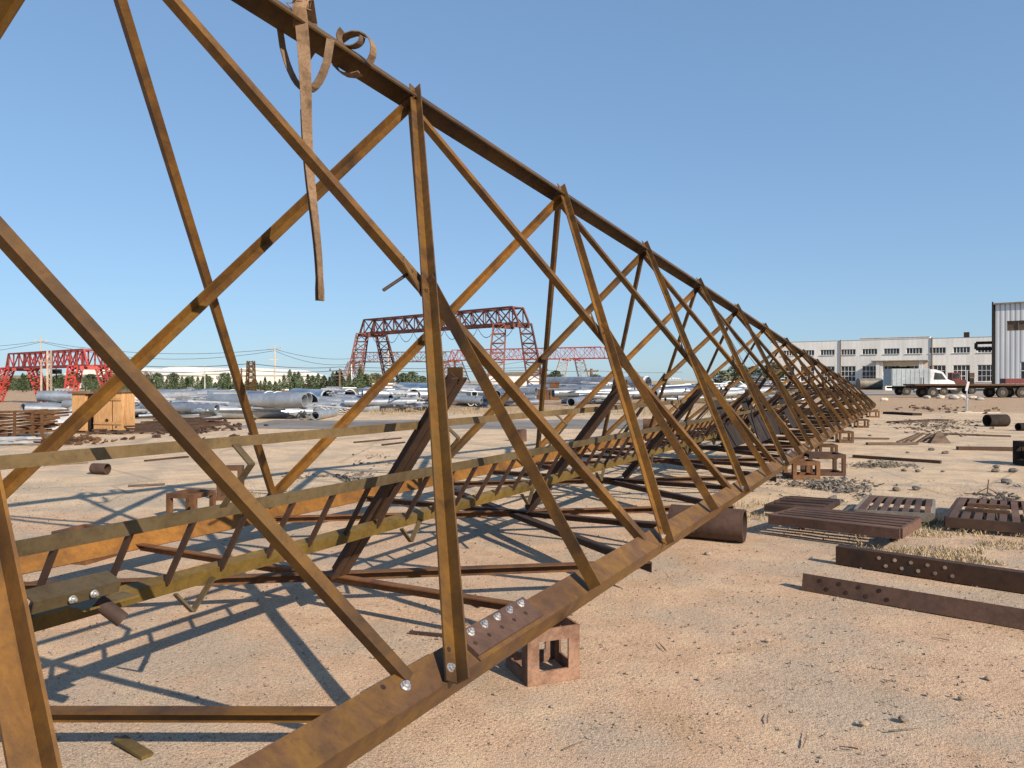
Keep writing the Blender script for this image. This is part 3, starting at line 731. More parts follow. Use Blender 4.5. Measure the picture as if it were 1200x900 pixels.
heap('brown scrap strewn on the ground far right near the truck', [(1020, 476), (1160, 483)], 110, 0.22, 0.05, 'plank', seed=9)
# long flats and planks lying about
def flat(px0, py0, px1, py1, w, h, label, mat='plank', name='steel_flat', cat='steel flat', grp=None, z=0.0):
    a, b = gp(px0, py0), gp(px1, py1); mb = MB(); mb.bar(a + Z * (h / 2 + z), b + Z * (h / 2 + z), w, h)
    return centred(mb, name, mat, label, cat, grp)
heap('dark rusty scrap strewn on the ground beyond the crate', [(165, 495), (285, 512)], 420, 0.20, 0.12, 'darkrust', seed=12)
heap('rusty scrap strewn between the red pile and the crate', [(40, 512), (120, 520)], 160, 0.16, 0.08, 'redrust', seed=13)
flat(1000, 536, 1103, 543, 0.10, 0.05, 'long dark bar lying on the slab beyond the largest box stand', 'darkrust')
flat(1122, 527, 1198, 528, 0.12, 0.07, 'dark reddish bar lying on the slab at right', 'darkrust')
flat(988, 514, 1042, 515, 0.07, 0.04, 'thin brown bar left of the leaning board pile', 'plank')
flat(1016, 521, 1075, 521, 0.12, 0.05, 'short brown board in front of the leaning board pile', 'plank')
flat(1105, 509, 1185, 512, 0.10, 0.04, 'thin dark bar right of the leaning board pile', 'plank')
flat(1040, 485, 1075, 487, 0.5, 0.10, 'dark flat slab of scrap far out on the yard', 'blacksteel')
flat(1046, 496, 1105, 493, 0.45, 0.06, 'long dark board lying at the left of the grey spread', 'darkrust')
flat(1120, 484, 1170, 484, 0.3, 0.04, 'pale board lying far out beneath the sign post', 'concrete')
flat(415, 519, 470, 514, 0.05, 0.03, 'thin bar lying beyond the ladder in mid yard, left one', 'darkrust')
flat(448, 522, 474, 519, 0.06, 0.03, 'short bar lying beyond the ladder in mid yard, right one', 'darkrust')
flat(170, 541, 220, 536, 0.08, 0.03, 'thin dark bar lying beyond the short pipe at left', 'darkrust')
flat(150, 570, 193, 568, 0.05, 0.02, 'small thin bar lying near the short pipe at left', 'plank')
flat(50, 546, 103, 543, 0.05, 0.02, 'faint long bar lying left of the short pipe', 'plank')
flat(480, 742, 540, 748, 0.02, 0.012, 'thin steel rod lying behind the foremost upright brace', 'darkrust', 'steel_rod', 'rod')
flat(545, 704, 562, 712, 0.02, 0.012, 'very short rod lying behind the foremost upright brace', 'darkrust', 'steel_rod', 'rod')
for i in range(7):
    p = gp(1062 + i * 6.5, 519 - (i % 3)); mb = MB()
    ang = R(38 + (i * 17) % 30)
    mb.box(p + Z * 0.10, (0.46, 0.09, 0.03), mat=Matrix.Rotation(R(10 * (i % 3)), 3, 'Z') @ Matrix.Rotation(-ang * 0.55, 3, 'Y'))
    centred(mb, 'old_board', 'plank', 'brown board leaning in the pile of boards on the slab at right', 'board', 'boards in the leaning pile')
mb = MB(); p = gp(1100, 519); mb.add([p + V((-.25, -.1, 0)), p + V((.25, -.1, 0)), p + V((.2, .15, 0)), p + V((-.2, .15, 0)), p + V((-.02, 0, .28)), p + V((.1, 0.05, .26))], [(3, 2, 1, 0), (0, 1, 5, 4), (1, 2, 5), (2, 3, 4, 5), (3, 0, 4)])
centred(mb, 'concrete_lump', 'plank', 'dark wedge-shaped lump at the right end of the board pile', 'lump')
# dark cast pieces and stones scattered by hand
def rock(px, py, s, mat, label, grp, rnd):
    mb = MB(); bm = bmesh.new(); bmesh.ops.create_icosphere(bm, subdivisions=2, radius=1)
    c = gp(px, py); k = rnd.uniform(0, 50)
    for v in bm.verts:
        q = v.co * (1 + 0.35 * noise.noise(v.co * 1.3 + V((k, 0, 0)))); mb.v.append(tuple(V((q.x * s, q.y * s * 0.8, q.z * s * 0.5)) + c + Z * s * 0.35))
    mb.f = [tuple(v.index for v in f.verts) for f in bm.faces]; bm.free()
    centred(mb, 'stone' if 'stone' in label else 'scrap_piece', mat, label, 'stone' if 'stone' in label else 'scrap piece', grp)
rnd = random.Random(5)
for px, py, s in ((1086, 465, .32), (1094, 463, .38), (1102, 465, .35), (1118, 466, .4), (1125, 465, .42), (1140, 466, .36), (1148, 467, .3), (1132, 467, .2), (1075, 458, .5), (1036, 468, .3)):
    rock(px, py + 2, s, 'concrete', 'pale broken stone in the row of rubble before the truck', 'pale rubble stones before the truck', rnd)
for px, py, s in ((1018, 571, .05), (1051, 574, .06), (1074, 573, .06), (1060, 551, .05), (1092, 527, .07), (1108, 531, .08), (1076, 552, .05), (1167, 552, .07), (1168, 547, .06), (1188, 552, .08), (1180, 565, .08), (1105, 552, .03), (1064, 530, .04), (1020, 510, .05)):
    rock(px, py + 1, s, 'scrap', 'small dark lump of scrap lying alone on the pale slab', 'small dark lumps on the slab', rnd)
for px, py, s in ((985, 606, .03), (830, 650, .03), (648, 830, .014), (735, 790, .012), (820, 797, .014), (900, 752, .018), (1013, 850, .02), (1060, 845, .025), (1160, 797, .022), (1128, 820, .016), (1090, 815, .013), (1020, 660, .03), (985, 655, .03), (580, 815, .012)):
    rock(px, py, s, 'stone', 'small pale stone lying on the gravelly foreground', 'small stones on the foreground gravel', rnd)
for i in range(9):
    px, py = rnd.uniform(560, 1190), rnd.uniform(690, 885)
    if px < 860 and py < 1180 - px * 0.62 + 60: px += 330
    c = gp(min(px, 1190), py); a_ = rnd.uniform(0, 3.14); L = rnd.uniform(.03, .16); mb = MB(); q = c - V((math.cos(a_), math.sin(a_), 0)) * L / 2 + Z * .006
    w_ = q + V((math.cos(a_), math.sin(a_), 0)) * L * .5 + V((rnd.uniform(-.01, .01), rnd.uniform(-.01, .01), .004))
    mb.tube(q, w_, .003, 5); mb.tube(w_, q + V((math.cos(a_ + .05), math.sin(a_ + .05), 0)) * L, .002, 5, .0015)
    centred(mb, 'twig', 'plank' if i % 3 else 'darkrust', 'thin dry twig lying on the foreground gravel', 'twig', 'dry twigs on the foreground gravel')
# gravel as one mass
def gravel():
    rnd = random.Random(11); mb = MB()
    oc = [(1, 0, 0), (-1, 0, 0), (0, 1, 0), (0, -1, 0), (0, 0, 1), (0, 0, -1)]
    of = [(0, 2, 4), (2, 1, 4), (1, 3, 4), (3, 0, 4), (2, 0, 5), (1, 2, 5), (3, 1, 5), (0, 3, 5)]
    for i in range(42000):
        Y = 2.3 + 9 * rnd.random() ** 1.5; X = rnd.uniform(-0.72, 0.72) * Y
        if rnd.random() > 0.30 + 0.9 * max(0, noise.noise(V((X * 0.9, Y * 0.9, 1))) + 0.25) + (0.2 if X > 0.3 else 0): continue
        s = 0.0012 + 0.008 * rnd.random() ** 9 + 0.0003 * Y
        k = [rnd.uniform(0.6, 1.4) * s for _ in range(6)]
        a = rnd.uniform(0, 6.28); ca, sa = math.cos(a), math.sin(a)
        mb.add([(X + (o[0] * ca - o[1] * sa) * k[j], Y + (o[0] * sa + o[1] * ca) * k[j], 0.0 + s * 0.2 + o[2] * k[j] * 0.7) for j, o in enumerate(oc)], of)
    o = mb.obj('gravel', 'stone', None); tag(o, 'loose gravel scattered over the near ground', 'gravel', kind='stuff')
gravel()
def grass(label, area, n, hgt, mat, seed):
    rnd = random.Random(seed); mb = MB()
    for i in range(n):
        px, py = rnd.uniform(*area[0]), rnd.uniform(*area[1])
        p = gp(px, py)
        if noise.noise(V((p.x * 1.8, p.y * 1.8, seed))) < -0.12: continue
        for j in range(4):
            b = p + V((rnd.gauss(0, .02), rnd.gauss(0, .02), 0)); h = hgt * rnd.uniform(.3, 1.3)
            l = V((rnd.uniform(-.8, .8), rnd.uniform(-.8, .8), 0)) * h; w = V((rnd.uniform(-1, 1), rnd.uniform(-1, 1), 0)).normalized() * 0.004
            mb.add([b - w, b + w, b + l * .5 + Z * h * .7 + w * .7, b + l * .5 + Z * h * .7 - w * .7, b + l * 1.1 + Z * h * 0.95], [(0, 1, 2, 3), (3, 2, 4)])
    o = mb.obj('grass', mat, None); tag(o, label, 'grass', kind='stuff')
grass('dry yellow grass in front of the slatted frames', ((1000, 1240), (612, 662)), 1500, 0.036, 'drygrass', 1)
grass('greenish weed tufts along the slatted frames at right', ((1030, 1240), (608, 626)), 260, 0.07, 'greengrass', 2)
grass('sparse weeds on the ground by the wide pipe and chord', ((800, 905), (588, 612)), 160, 0.06, 'drygrass', 3)
grass('sparse dry weeds below the ladder at mid left', ((270, 440), (572, 590)), 120, 0.07, 'drygrass', 4)
grass('dry grass strip along the far side of the yard', ((430, 900), (479, 487)), 2600, 0.22, 'drygrass', 5)
# ragged bush of wire at right
mb = MB(); p = gp(1157, 580)
for a, b in (((0, 0, 0), (.02, 0, .2)), ((.02, 0, .1), (-.12, 0, .03)), ((.02, 0, .08), (.16, .05, .02)), ((0, 0, .0), (-.3, .0, .02))): mb.tube(p + V(a), p + V(b), 0.006, 5)
centred(mb, 'bent_wire', 'darkrust', 'bent wire sticking up behind the red-barred frame', 'wire')

# ------------------------------------------------------------------ left mid ground: crate, rebar pile, galvanised steel
def crate():
    Y = 21.0; s = Y / F_PX
    p = at(126, Y); t = thing('wooden_crate', 'tall orange wooden crate on pallets beside the rusty scrap pile', 'crate', p, R(-12))
    w, h, d = 38 * s, 44 * s, 22 * s; z0 = 0.12
    mb = MB(); mb.box((0, d / 2, z0 + h / 2), (w, d, h)); body = mb.obj('body', 'wood', t)
    mb = MB(); mb.box((0, d / 2, z0 + h + 0.03), (w + 0.1, d + 0.1, 0.06)); mb.obj('lid', 'plank', t)
    mb = MB(); mb.box((w * 0.18, -0.004, z0 + h / 2), (0.015, 0.006, h)); mb.obj('seam', 'hole', body)
    mb = MB(); mb.tube((-0.02, 0.0, z0 + h * 0.25), (-0.02, -0.012, z0 + h * 0.25), 0.05, 14); mb.obj('knot_hole', 'hole', body)
    for z_ in (.18, .82):
        mb = MB(); mb.box((0, -.014, z0 + h * z_), (w - .02, .022, .07)); mb.obj('batten', 'wood', body)
    for x in (-1, 0, 1):
        mb = MB(); mb.box((x * (w / 2 - 0.08), d / 2, z0 / 2), (0.12, d, z0)); mb.obj('skid', 'plank', t)
    p2 = at(92, Y + 0.3); t = thing('wooden_crate', 'narrow weathered crate standing left of the tall orange crate', 'crate', p2, R(-12))
    w2 = 18 * s
    mb = MB(); mb.box((0, .3, 0.08 + h / 2), (w2, .6, h)); b = mb.obj('body', 'wood', t)
    mb = MB(); mb.box((0.0, .3, h + 0.11), (w2 + .2, .7, 0.06)); mb.obj('lid', 'plank', t)
    mb = MB(); mb.box((w2 / 2 + 0.08, .28, 0.06 + h / 2), (0.10, .4, h * .9)); mb.obj('post', 'blacksteel', t)
    mb = MB(); mb.box((0, .3, .04), (w2, .5, .08)); mb.obj('skid', 'plank', t)
crate()
def bundle(label, px, py, n, length, mat, layers, rz, seed, name='steel_angle', cat='steel bar', grp='rusty bars in the left scrap pile', sp=0.12):
    rnd = random.Random(seed); c = gp(px, py)
    for l in range(layers):
        for i in range(n):
            a = rz + rnd.uniform(-.3, .3); L = length * rnd.uniform(.55, 1.1)
            d = V((math.cos(a), math.sin(a), rnd.uniform(-.01, .13 if layers > 3 else .03))); side = V((-math.sin(rz), math.cos(rz), 0))
            q = c + side * (i - n / 2) * sp + Z * (0.04 + l * 0.085) + d * rnd.uniform(-.3, .3)
            mb = MB(); mb.angle(q - d * L / 2, q + d * L / 2, side, Z, 0.05, 0.006)
            centred(mb, name, mat, label, cat, grp)
bundle('rusty red steel angle lying in the loose pile at the left edge', 18, 511, 5, 2.2, 'redrust', 8, R(12), 1)
for i, px in enumerate((17, 38, 49)):
    p = gp(px, 514); mb = MB(); mb.box(p + Z * 0.36, (0.05, 0.05, 0.72)); centred(mb, 'stake', 'redrust', 'rusty upright stake holding the left scrap pile', 'stake', 'stakes of the left scrap pile')
bundle('dark rusty bar lying flat on the ground beyond the crate', 205, 503, 8, 2.6, 'darkrust', 3, R(8), 2, grp='dark bars lying beyond the crate', sp=0.5)
bundle('dark rusty bar lying flat on the ground left of the crate', 60, 519, 4, 2.4, 'darkrust', 1, R(-6), 3, grp='dark bars lying before the crate', sp=0.3)
bundle('pale zinc bar lying at the left edge in front of the scrap pile', 12, 521, 4, 1.4, 'galvwhite', 2, R(4), 4, grp='zinc bars at the left edge', sp=0.16)
# white dusty mound
mb = MB(); c = gp(0, 512) + V((0.1, 3.5, 0)); n = 14
for j in range(6):
    for i in range(n):
        a = i / n * 6.283; r_ = 1.0 * (1 - j / 5.2); mb.v.append(tuple(c + V((math.cos(a) * r_ * (1.1 + .2 * math.sin(3 * a)), math.sin(a) * r_ * .8, 0.82 * (j / 5) ** .8 + .04 * math.sin(5 * a + j)))))
mb.f = [(j * n + i, j * n + (i + 1) % n, (j + 1) * n + (i + 1) % n, (j + 1) * n + i) for j in range(5) for i in range(n)] + [tuple(range(5 * n, 6 * n))]
centred(mb, 'covered_heap', 'galvwhite', 'white sheeted heap behind the rusty scrap pile at left edge', 'heap', smooth=True)

# galvanised tubes
def gtube(px0, Y0, px1, Y1, r, zc, label, name='steel_tube', rings=(), mat='galv', grp='galvanised tubes in the yard'):
    a, b = at(px0, Y0, zc), at(px1, Y1, zc); c = (a + b) / 2; c.z = 0
    t = thing(name, label, 'steel tube', c, 0, grp)
    mb = MB(); mb.pipe(a - c, b - c, r, r * 0.1, 28); mb.obj('shell', mat, t, True)
    ax = (b - a).normalized()
    for f in rings + ((0.985,) if rings is not None else ()):
        q = a.lerp(b, f) - c; mb = MB(); mb.pipe(q - ax * 0.07, q + ax * 0.07, r * 1.06, r * 0.16, 28); mb.obj('flange', 'white', t, True)
    for f in (0.2, 0.8):
        q = a.lerp(b, f) - c; mb = MB(); mb.box((q.x, q.y, max((zc - r) / 2, 0.05)), (0.25, r * 1.8, max(zc - r, 0.1))); mb.obj('chock', 'plank', t)
gtube(268, 46, 363, 34, 0.42, 0.52, 'thick grey galvanised tube with white bands, its dark open end facing right of centre-left', rings=(0.06, 0.58, 0.68))
gtube(345, 52, 385, 44, 0.42, 0.55, 'grey tube with open end just right of the banded thick tube')
gtube(380, 56, 410, 48, 0.40, 0.55, 'grey tube with open end, second right of the banded thick tube')
gtube(130, 36, 152, 30, 0.38, 0.48, 'grey tube with dark open end right beside the tall crate')
gtube(150, 38, 168, 31, 0.32, 0.42, 'smaller grey tube with open end, second beside the tall crate')
gtube(100, 40, 118, 33, 0.34, 0.42, 'grey tube half hidden behind the narrow crate')
gtube(430, 56, 485, 42, 0.42, 0.62, 'long bluish tube ending just left of the foremost upright brace')
gtube(470, 62, 520, 45, 0.45, 0.9, 'raised bluish tube with a white rim right of the foremost upright brace')
gtube(500, 60, 512, 42, 0.36, 0.5, 'lower bluish tube right of the foremost upright brace')
gtube(620, 66, 735, 58, 0.55, 0.62, 'long bluish tube under the red far crane, front one')
gtube(640, 72, 760, 64, 0.55, 1.3, 'long bluish tube under the red far crane, upper one')
gtube(760, 80, 830, 66, 0.5, 0.6, 'long grey tube seen through the middle of the mast')
for i, (px, Y, z) in enumerate(((552, 43, .25), (560, 43, .25), (556, 43, .75))):
    a = at(px, Y, z); mb = MB(); mb.pipe(V((0, 0, 0)), V((-0.5, 3.5, 0)), 0.2, 0.045, 20)
    o = mb.obj('steel_tube', 'galvwhite', None, True); o.location = a
    tag(o, 'one of three small white-rimmed pipes stacked right of the dark strut', 'steel tube', 'small white-rimmed stacked pipes')
# stacks of slender galvanised poles: one pole copied
def yard_clutter():
    rnd = random.Random(21)
    protos = []
    for L, r_ in ((2.2, 0.05), (3.2, 0.075), (1.6, 0.035)):
        mb = MB(); mb.tube((-L / 2, 0, 0), (L / 2, 0, 0), r_, 8, r_ * 0.75); o = mb.obj('galvanised_pole', 'galv', None, True); protos.append((o, r_))
    for r_, L in ((.17, 3.4), (.26, 4.2)):
        mb = MB(); mb.pipe((-L / 2, 0, 0), (L / 2, 0, 0), r_, .03, 18); o = mb.obj('galvanised_pipe', 'galv', None, True); protos.append((o, r_))
    protos2 = []
    for w in (0.5, 0.8):
        mb = MB(); mb.angle((-w, 0, 0), (w, 0, 0), (0, 1, 0), (0, 0, 1), .07, .012); mb.angle((-w, .5, 0), (w, .5, 0), (0, -1, 0), (0, 0, 1), .07, .012)
        for i in range(5): mb.bar((-w + 2 * w * i / 5, 0.02, .02), (-w + 2 * w * (i + 1) / 5, .48, .02), .05, .02)
        o = mb.obj('lattice_girder', 'galvwhite', None); protos2.append(o)
    spots = []
    for (x0, x1, y0, y1, n, hz) in ((165, 275, 468, 492, 110, .8), (270, 395, 483, 492, 26, .35), (385, 500, 470, 484, 60, 1.0), (520, 620, 464, 480, 60, 1.2), (640, 760, 464, 476, 50, 1.3), (760, 925, 463, 474, 80, 1.6), (60, 140, 476, 486, 20, .7)):
        for i in range(n): spots.append((rnd.uniform(x0, x1), rnd.uniform(y0, y1), hz))
    used = set()
    for i, (px, py, hz) in enumerate(spots):
        p = gp(px, py); p.z = 0.1 + hz * rnd.random()
        tilt = rnd.uniform(-.06, .06)
        if i % 5 < 2:
            j = i % 2; src = protos2[j]
            lab, grp = 'small white galvanised lattice girder heaped in the far steel yard', 'galvanised girders in the far yard'; cat = 'girder'; key = ('b', j)
        else:
            j = (0, 1, 3, 4, 3, 2, 4)[i % 7]; src = protos[j][0]
            lab, grp = 'slim grey galvanised pole stacked in the far steel yard', 'galvanised poles in the far yard'; cat = 'steel pole'; key = ('a', j)
            if j > 2: lab, grp, cat = 'grey galvanised pipe lying among the heaps of the far steel yard', 'galvanised pipes in the far yard', 'steel pipe'
        if key[0] == 'a' and j > 2: p.z = protos[j][1] * (1 if rnd.random() < .6 else 2.8)
        if key in used: o = src.copy(); COL.objects.link(o)
        else: o = src; used.add(key)
        o.location = p; o.rotation_euler = (rnd.uniform(-.5, .5) if 'girders' in grp else 0, tilt, rnd.uniform(-.5, .5) + (1.5 if rnd.random() < .35 else 0))
        tag(o, lab, cat, grp)
    for k_, (o, _) in enumerate(protos):
        if ('a', k_) not in used: bpy.data.objects.remove(o)
yard_clutter()
flat(196, 503, 262, 491, 0.16, 0.06, 'pale slanting beam on the ground left of the banded tube', 'galvwhite', z=0.1)

# ------------------------------------------------------------------ cranes
def truss_beam(mb, a, b, h, w, n, t=0.12, fan=False):
    """box lattice girder from a to b (bottom centre line)"""
    ax = (b - a).normalized(); sd = V((-ax.y, ax.x, 0)).normalized() * (w / 2)
    L = (b - a).length
    for s in (-1, 1):
        mb.bar(a + sd * s, b + sd * s, t * 1.5); mb.bar(a + ax * h * .5 + sd * s + Z * h, b - ax * h * .5 + sd * s + Z * h, t)
        mb.bar(a + sd * s, a + ax * h * .5 + sd * s + Z * h, t); mb.bar(b + sd * s, b - ax * h * .5 + sd * s + Z * h, t)
        for i in range(n + 1):
            f = h * .5 + (L - h) * i / n
            p = a + ax * f + sd * s
            mb.bar(p, p + Z * h, t * .7)
            if i < n:
                q = a + ax * (f + (L - h) / n) + sd * s; m = (p + q) / 2
                if fan:
                    mb.bar(m + Z * 0, p + Z * h, t * .6) if i % 2 else mb.bar(p, q + Z * h, t * .6)
                    mb.bar(q, m.lerp(p, 1.0) + Z * h, t * .5)
                else:
                    if i % 2: mb.bar(p, q + Z * h, t * .6)
                    else: mb.bar(p + Z * h, q, t * .6)
    for i in range(n + 1):
        p = a + ax * (h * .5 + (L - h) * i / n); mb.bar(p - sd, p + sd, t * .6); mb.bar(p - sd + Z * h, p + sd + Z * h, t * .6)
def lattice_leg(mb, a, b, w0, w1, n, t=0.1, side=V((1, 0, 0)), dep=V((0, 1, 0))):
    c = []
    for p, w in ((a, w0), (b, w1)): c.append([p + side * sx * w / 2 + dep * sy * w / 2 for sx, sy in ((-1, -1), (1, -1), (1, 1), (-1, 1))])
    for i in range(4): mb.bar(c[0][i], c[1][i], t)
    for k in range(n):
        f0, f1 = k / n, (k + 1) / n
        for i in range(4):
            j = (i + 1) % 4
            p, q = c[0][i].lerp(c[1][i], f0), c[0][j].lerp(c[1][j], f0); p1, q1 = c[0][i].lerp(c[1][i], f1), c[0][j].lerp(c[1][j], f1)
            mb.bar(p, q, t * .7); mb.bar(p, q1, t * .6) if k % 2 else mb.bar(q, p1, t * .6)
def gantry(label, A, B, zt, h, w, n, legs, mats, name='gantry_crane', fan=True, t=0.14, legw=(1.6, 1.0), foot=0.0):
    """A,B ends of the girder; legs: (t along, foot offset along, foot offset across, material)"""
    c = (A + B) / 2; c.z = 0
    T_ = thing(name, label, 'gantry crane', c)
    a, b = A - c, B - c; a.z = b.z = zt
    mb = MB(); truss_beam(mb, a, b, h, w, n, t, fan); mb.obj('girder', mats[0], T_)
    ax = (b - a).normalized(); sd = V((-ax.y, ax.x, 0))
    for f, oa, oc, mt in legs:
        p = a.lerp(b, f) + sd * (w / 2) * (1 if oc > 0 else -1); q = p + ax * oa + sd * oc; q.z = foot
        mb = MB(); lattice_leg(mb, p, q, legw[1], legw[0], 7, t * .8); mb.obj('leg', mt, T_)
    for f in sorted(set(x[0] for x in legs)):
        p = a.lerp(b, f); p.z = zt - h * .12; mb = MB(); mb.bar(p - sd * w * .8, p + sd * w * .8, t * 2.0); mb.obj('end_carriage', mats[0], T_)
    return T_, a, b, ax
# weathered gantry in the middle
YL, YR = 128.0, 104.0
A = at(428, YL); B = at(614, YR)
zt = zat(386, (YL + YR) / 2)
T_, a, b, ax = gantry('tall weathered dark red gantry crane spanning behind the foremost upright brace', A, B, zt, 2.3, 2.2, 13,
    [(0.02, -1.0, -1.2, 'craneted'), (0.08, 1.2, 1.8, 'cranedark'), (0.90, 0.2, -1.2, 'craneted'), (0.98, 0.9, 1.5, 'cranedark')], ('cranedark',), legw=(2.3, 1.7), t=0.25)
mb = MB()
for i in range(9):   # festoon cable below the girder
    f0, f1 = 0.05 + i * .1, 0.05 + (i + 1) * .1; pts = []
    for j in range(7):
        f = f0 + (f1 - f0) * j / 6; p = a.lerp(b, f); p.z -= 0.2 + 1.5 * (1 - (2 * j / 6 - 1) ** 2); pts.append(p)
    mb.path(pts, 0.05, 4)
mb.obj('festoon_cable', 'cable', T_)
# further paler red gantry
A = at(412, 190); B = at(535, 185)
gantry('far faded red gantry crane behind the tall one, left half of the pair', A, B, zat(424, 188), 2.4, 2.5, 12,
    [(0.02, -1, -2.5, 'craneted'), (0.02, 1, 2.5, 'craneted'), (0.85, -1.2, -2.5, 'craneted'), (0.88, 1.0, 2.5, 'craneted')], ('craneted',), legw=(2.4, 1.6))
A = at(528, 178); B = at(712, 160)
gantry('far bright red gantry crane with cream legs right of the tall one', A, B, zat(421, 168), 2.4, 2.5, 16,
    [(0.03, -1, -2.5, 'craneted'), (0.03, 1, 2.5, 'craneted'), (0.76, -0.8, -2.2, 'cranecream'), (0.82, 0.8, 2.2, 'cranecream')], ('cranered',), legw=(2.4, 1.9))
# near left bright red gantry
Y0, Y1 = 52.0, 44.0
A = at(17, Y0); B = at(113, Y1)
T2, a, b, ax = gantry('bright red low gantry crane behind the scrap pile at far left', A, B, zat(430, 48) , 0.95, 1.0, 13,
    [(0.03, -1.0, -0.4, 'cranered'), (0.15, 0.5, 0.5, 'cranered'), (0.88, -0.1, -0.4, 'cranered'), (0.97, 0.4, 0.4, 'cranered')], ('cranered',), fan=False, t=0.10, legw=(0.46, 0.58))
mb = MB(); p = a.lerp(b, .55); mb.box(p + Z * -.3, (.5, .4, .3)); mb.tube(p - Z * .1, p - Z * .8, .03, 6); mb.obj('hoist', 'blacksteel', T2)
# pale lattice pole standing in front of it
p = at(55, 40); t = thing('lattice_pole', 'pale grey lattice pole standing before the bright red crane', 'lattice pole', p)
for sx in (-1, 0.1, 0.75):
    mb = MB(); mb.bar((sx * .30, 0, 0), (sx * .30, 0, 3.1 if sx > -1 else 2.6), .07, .07); mb.obj('post', 'cranecream', t)
mb = MB()
for i in range(9):
    z = .15 + i * .32; mb.bar((.03, 0, z), (.225, 0, z + (.3 if i % 2 else 0)), .03); mb.bar((.03, 0, z + .3), (.225, 0, z), .025)
mb.bar((-.3, 0, 2.5), (.2, 0, 2.5), .05); mb.obj('bracing', 'cranecream', t)

# ------------------------------------------------------------------ far left buildings, poles, wires
def shed(label, px0, Y0, px1, Y1, h_eave, h_ridge, depth, name='hangar', peaks=1, mat='hangar', roofmat='hangar', win=False):
    a, b = at(px0, Y0), at(px1, Y1); c = (a + b) / 2; L = (b - a).length; ang = math.atan2(b.y - a.y, b.x - a.x)
    t = thing(name, label, 'building', c, ang)
    mb = MB(); mb.box((0, depth / 2, h_eave / 2), (L, depth, h_eave)); mb.obj('wall', mat, t)
    mb = MB(); o = 0.4
    for k in range(peaks):
        x0 = -L / 2 + L * k / peaks; x1 = -L / 2 + L * (k + 1) / peaks; xm = (x0 + x1) / 2
        vs = []
        for y in (-o, depth + o): vs += [(x0 - (o if k == 0 else 0), y, h_eave + .02), (x1 + (o if k == peaks - 1 else 0), y, h_eave + .02), (x1 + (o if k == peaks - 1 else 0), y, h_eave + .25), (xm + L * .1 / peaks, y, h_ridge), (xm - L * .1 / peaks, y, h_ridge), (x0 - (o if k == 0 else 0), y, h_eave + .25)]
        mb.add(vs, [tuple(range(5, -1, -1)), tuple(range(6, 12))] + [(i, (i + 1) % 6, 6 + (i + 1) % 6, 6 + i) for i in range(6)])
    mb.obj('roof', roofmat, t)
    return t, L
shed('long low white hangar behind the conifers, left of centre', 165, 240, 262, 240, zat(438, 240), zat(429.5, 240), 60)
shed('second low white hangar behind the conifers, right of the first', 255, 250, 330, 250, zat(440, 250), zat(431, 250), 60)
shed('pale hangar with curved pale roof behind the bright red crane', 78, 200, 165, 200, zat(439, 200), zat(430, 200), 50)
t, L = shed('long low shed with grey roof behind the bright red crane at the left edge', -60, 150, 78, 150, zat(447, 150), zat(440, 150), 25, roofmat='greysteel')
t, L = shed('low white wall-like building right of the conifers before the tall crane', 312, 118, 470, 118, 0.9, 1.0, 6, name='low_building', mat='white', roofmat='white')
shed('small far building with flat grey roof between the cranes', 570, 220, 640, 215, 3.2, 4.0, 12, name='low_building', mat='white', roofmat='greysteel')
def pole(label, px, Y, ytop, kind, w=0.3, mat='plank', arms=()):
    p = at(px, Y); h = zat(ytop, Y)
    t = thing('utility_pole' if kind == 'pole' else 'lattice_pylon', label, 'pole' if kind == 'pole' else 'pylon', p)
    mb = MB()
    if kind == 'pole': mb.tube((0, 0, 0), (0, 0, h), w / 2, 8, w / 3)
    else: lattice_leg(mb, V((0, 0, 0)), V((0, 0, h)), w, w * .7, 12, w * .12)
    mb.obj('post', mat, t)
    for (dz, half) in arms:
        mb = MB(); mb.bar((-half, 0, h - dz), (half, 0, h - dz), w * .4); 
        for s in (-1, 0, 1): mb.tube((s * half * .9, 0, h - dz), (s * half * .9, 0, h - dz + .35), .09, 6)
        mb.obj('cross_arm', mat, t)
    return p + Z * h
pole('wooden pole with a small platform left of the rust lattice mast', 283, 90, 432, 'pole', .28, arms=((.3, 1.1), (.9, .8)))
pole('short rust coloured lattice mast among the conifers', 294, 85, 423, 'lat', .9, 'ochre')
pole('slender tall grey pole with cross arm above the banded tube', 322, 140, 405, 'pole', .35, 'concrete', arms=((.5, 1.3), (2.6, 1.0)))
pole('wooden pole with cross arms left of the tall gantry', 398, 100, 433, 'pole', .3, arms=((.2, 1.4), (.8, 1.0)))
pole('slim pale street lamp pole seen right of the crossing braces', 240, 95, 428, 'pole', .16, 'galvwhite')
pole('pale slim pole behind the bright red crane', 48, 150, 394, 'pole', .35, 'concrete', arms=((1.0, 1.2),))
pole('far pole with cross arm between cranes, left one', 634, 150, 431, 'pole', .8, 'plank', arms=((.5, 1.4),))
pole('far pole with cross arm between cranes, right one', 693, 150, 432, 'pole', .8, 'plank', arms=((.5, 1.4),))
pole('slender far pole left of the tall gantry feet', 455, 150, 407, 'pole', .3, 'concrete', arms=((1.5, 1.2),))
pole('slim white pole just left of the tall gantry', 412, 110, 427, 'pole', .2, 'white')
def wire(label, pts, sag=1.0):
    mb = MB()
    for (x0, y0, Y0), (x1, y1, Y1) in zip(pts, pts[1:]):
        a, b = at(x0, Y0, zat(y0, Y0)), at(x1, Y1, zat(y1, Y1)); q = []
        for i in range(13):
            f = i / 12; p = a.lerp(b, f); p.z -= sag * 4 * f * (1 - f); q.append(p)
        mb.path(q, 0.04, 4)
    centred(mb, 'power_line', 'cable', label, 'power line', 'overhead power lines')
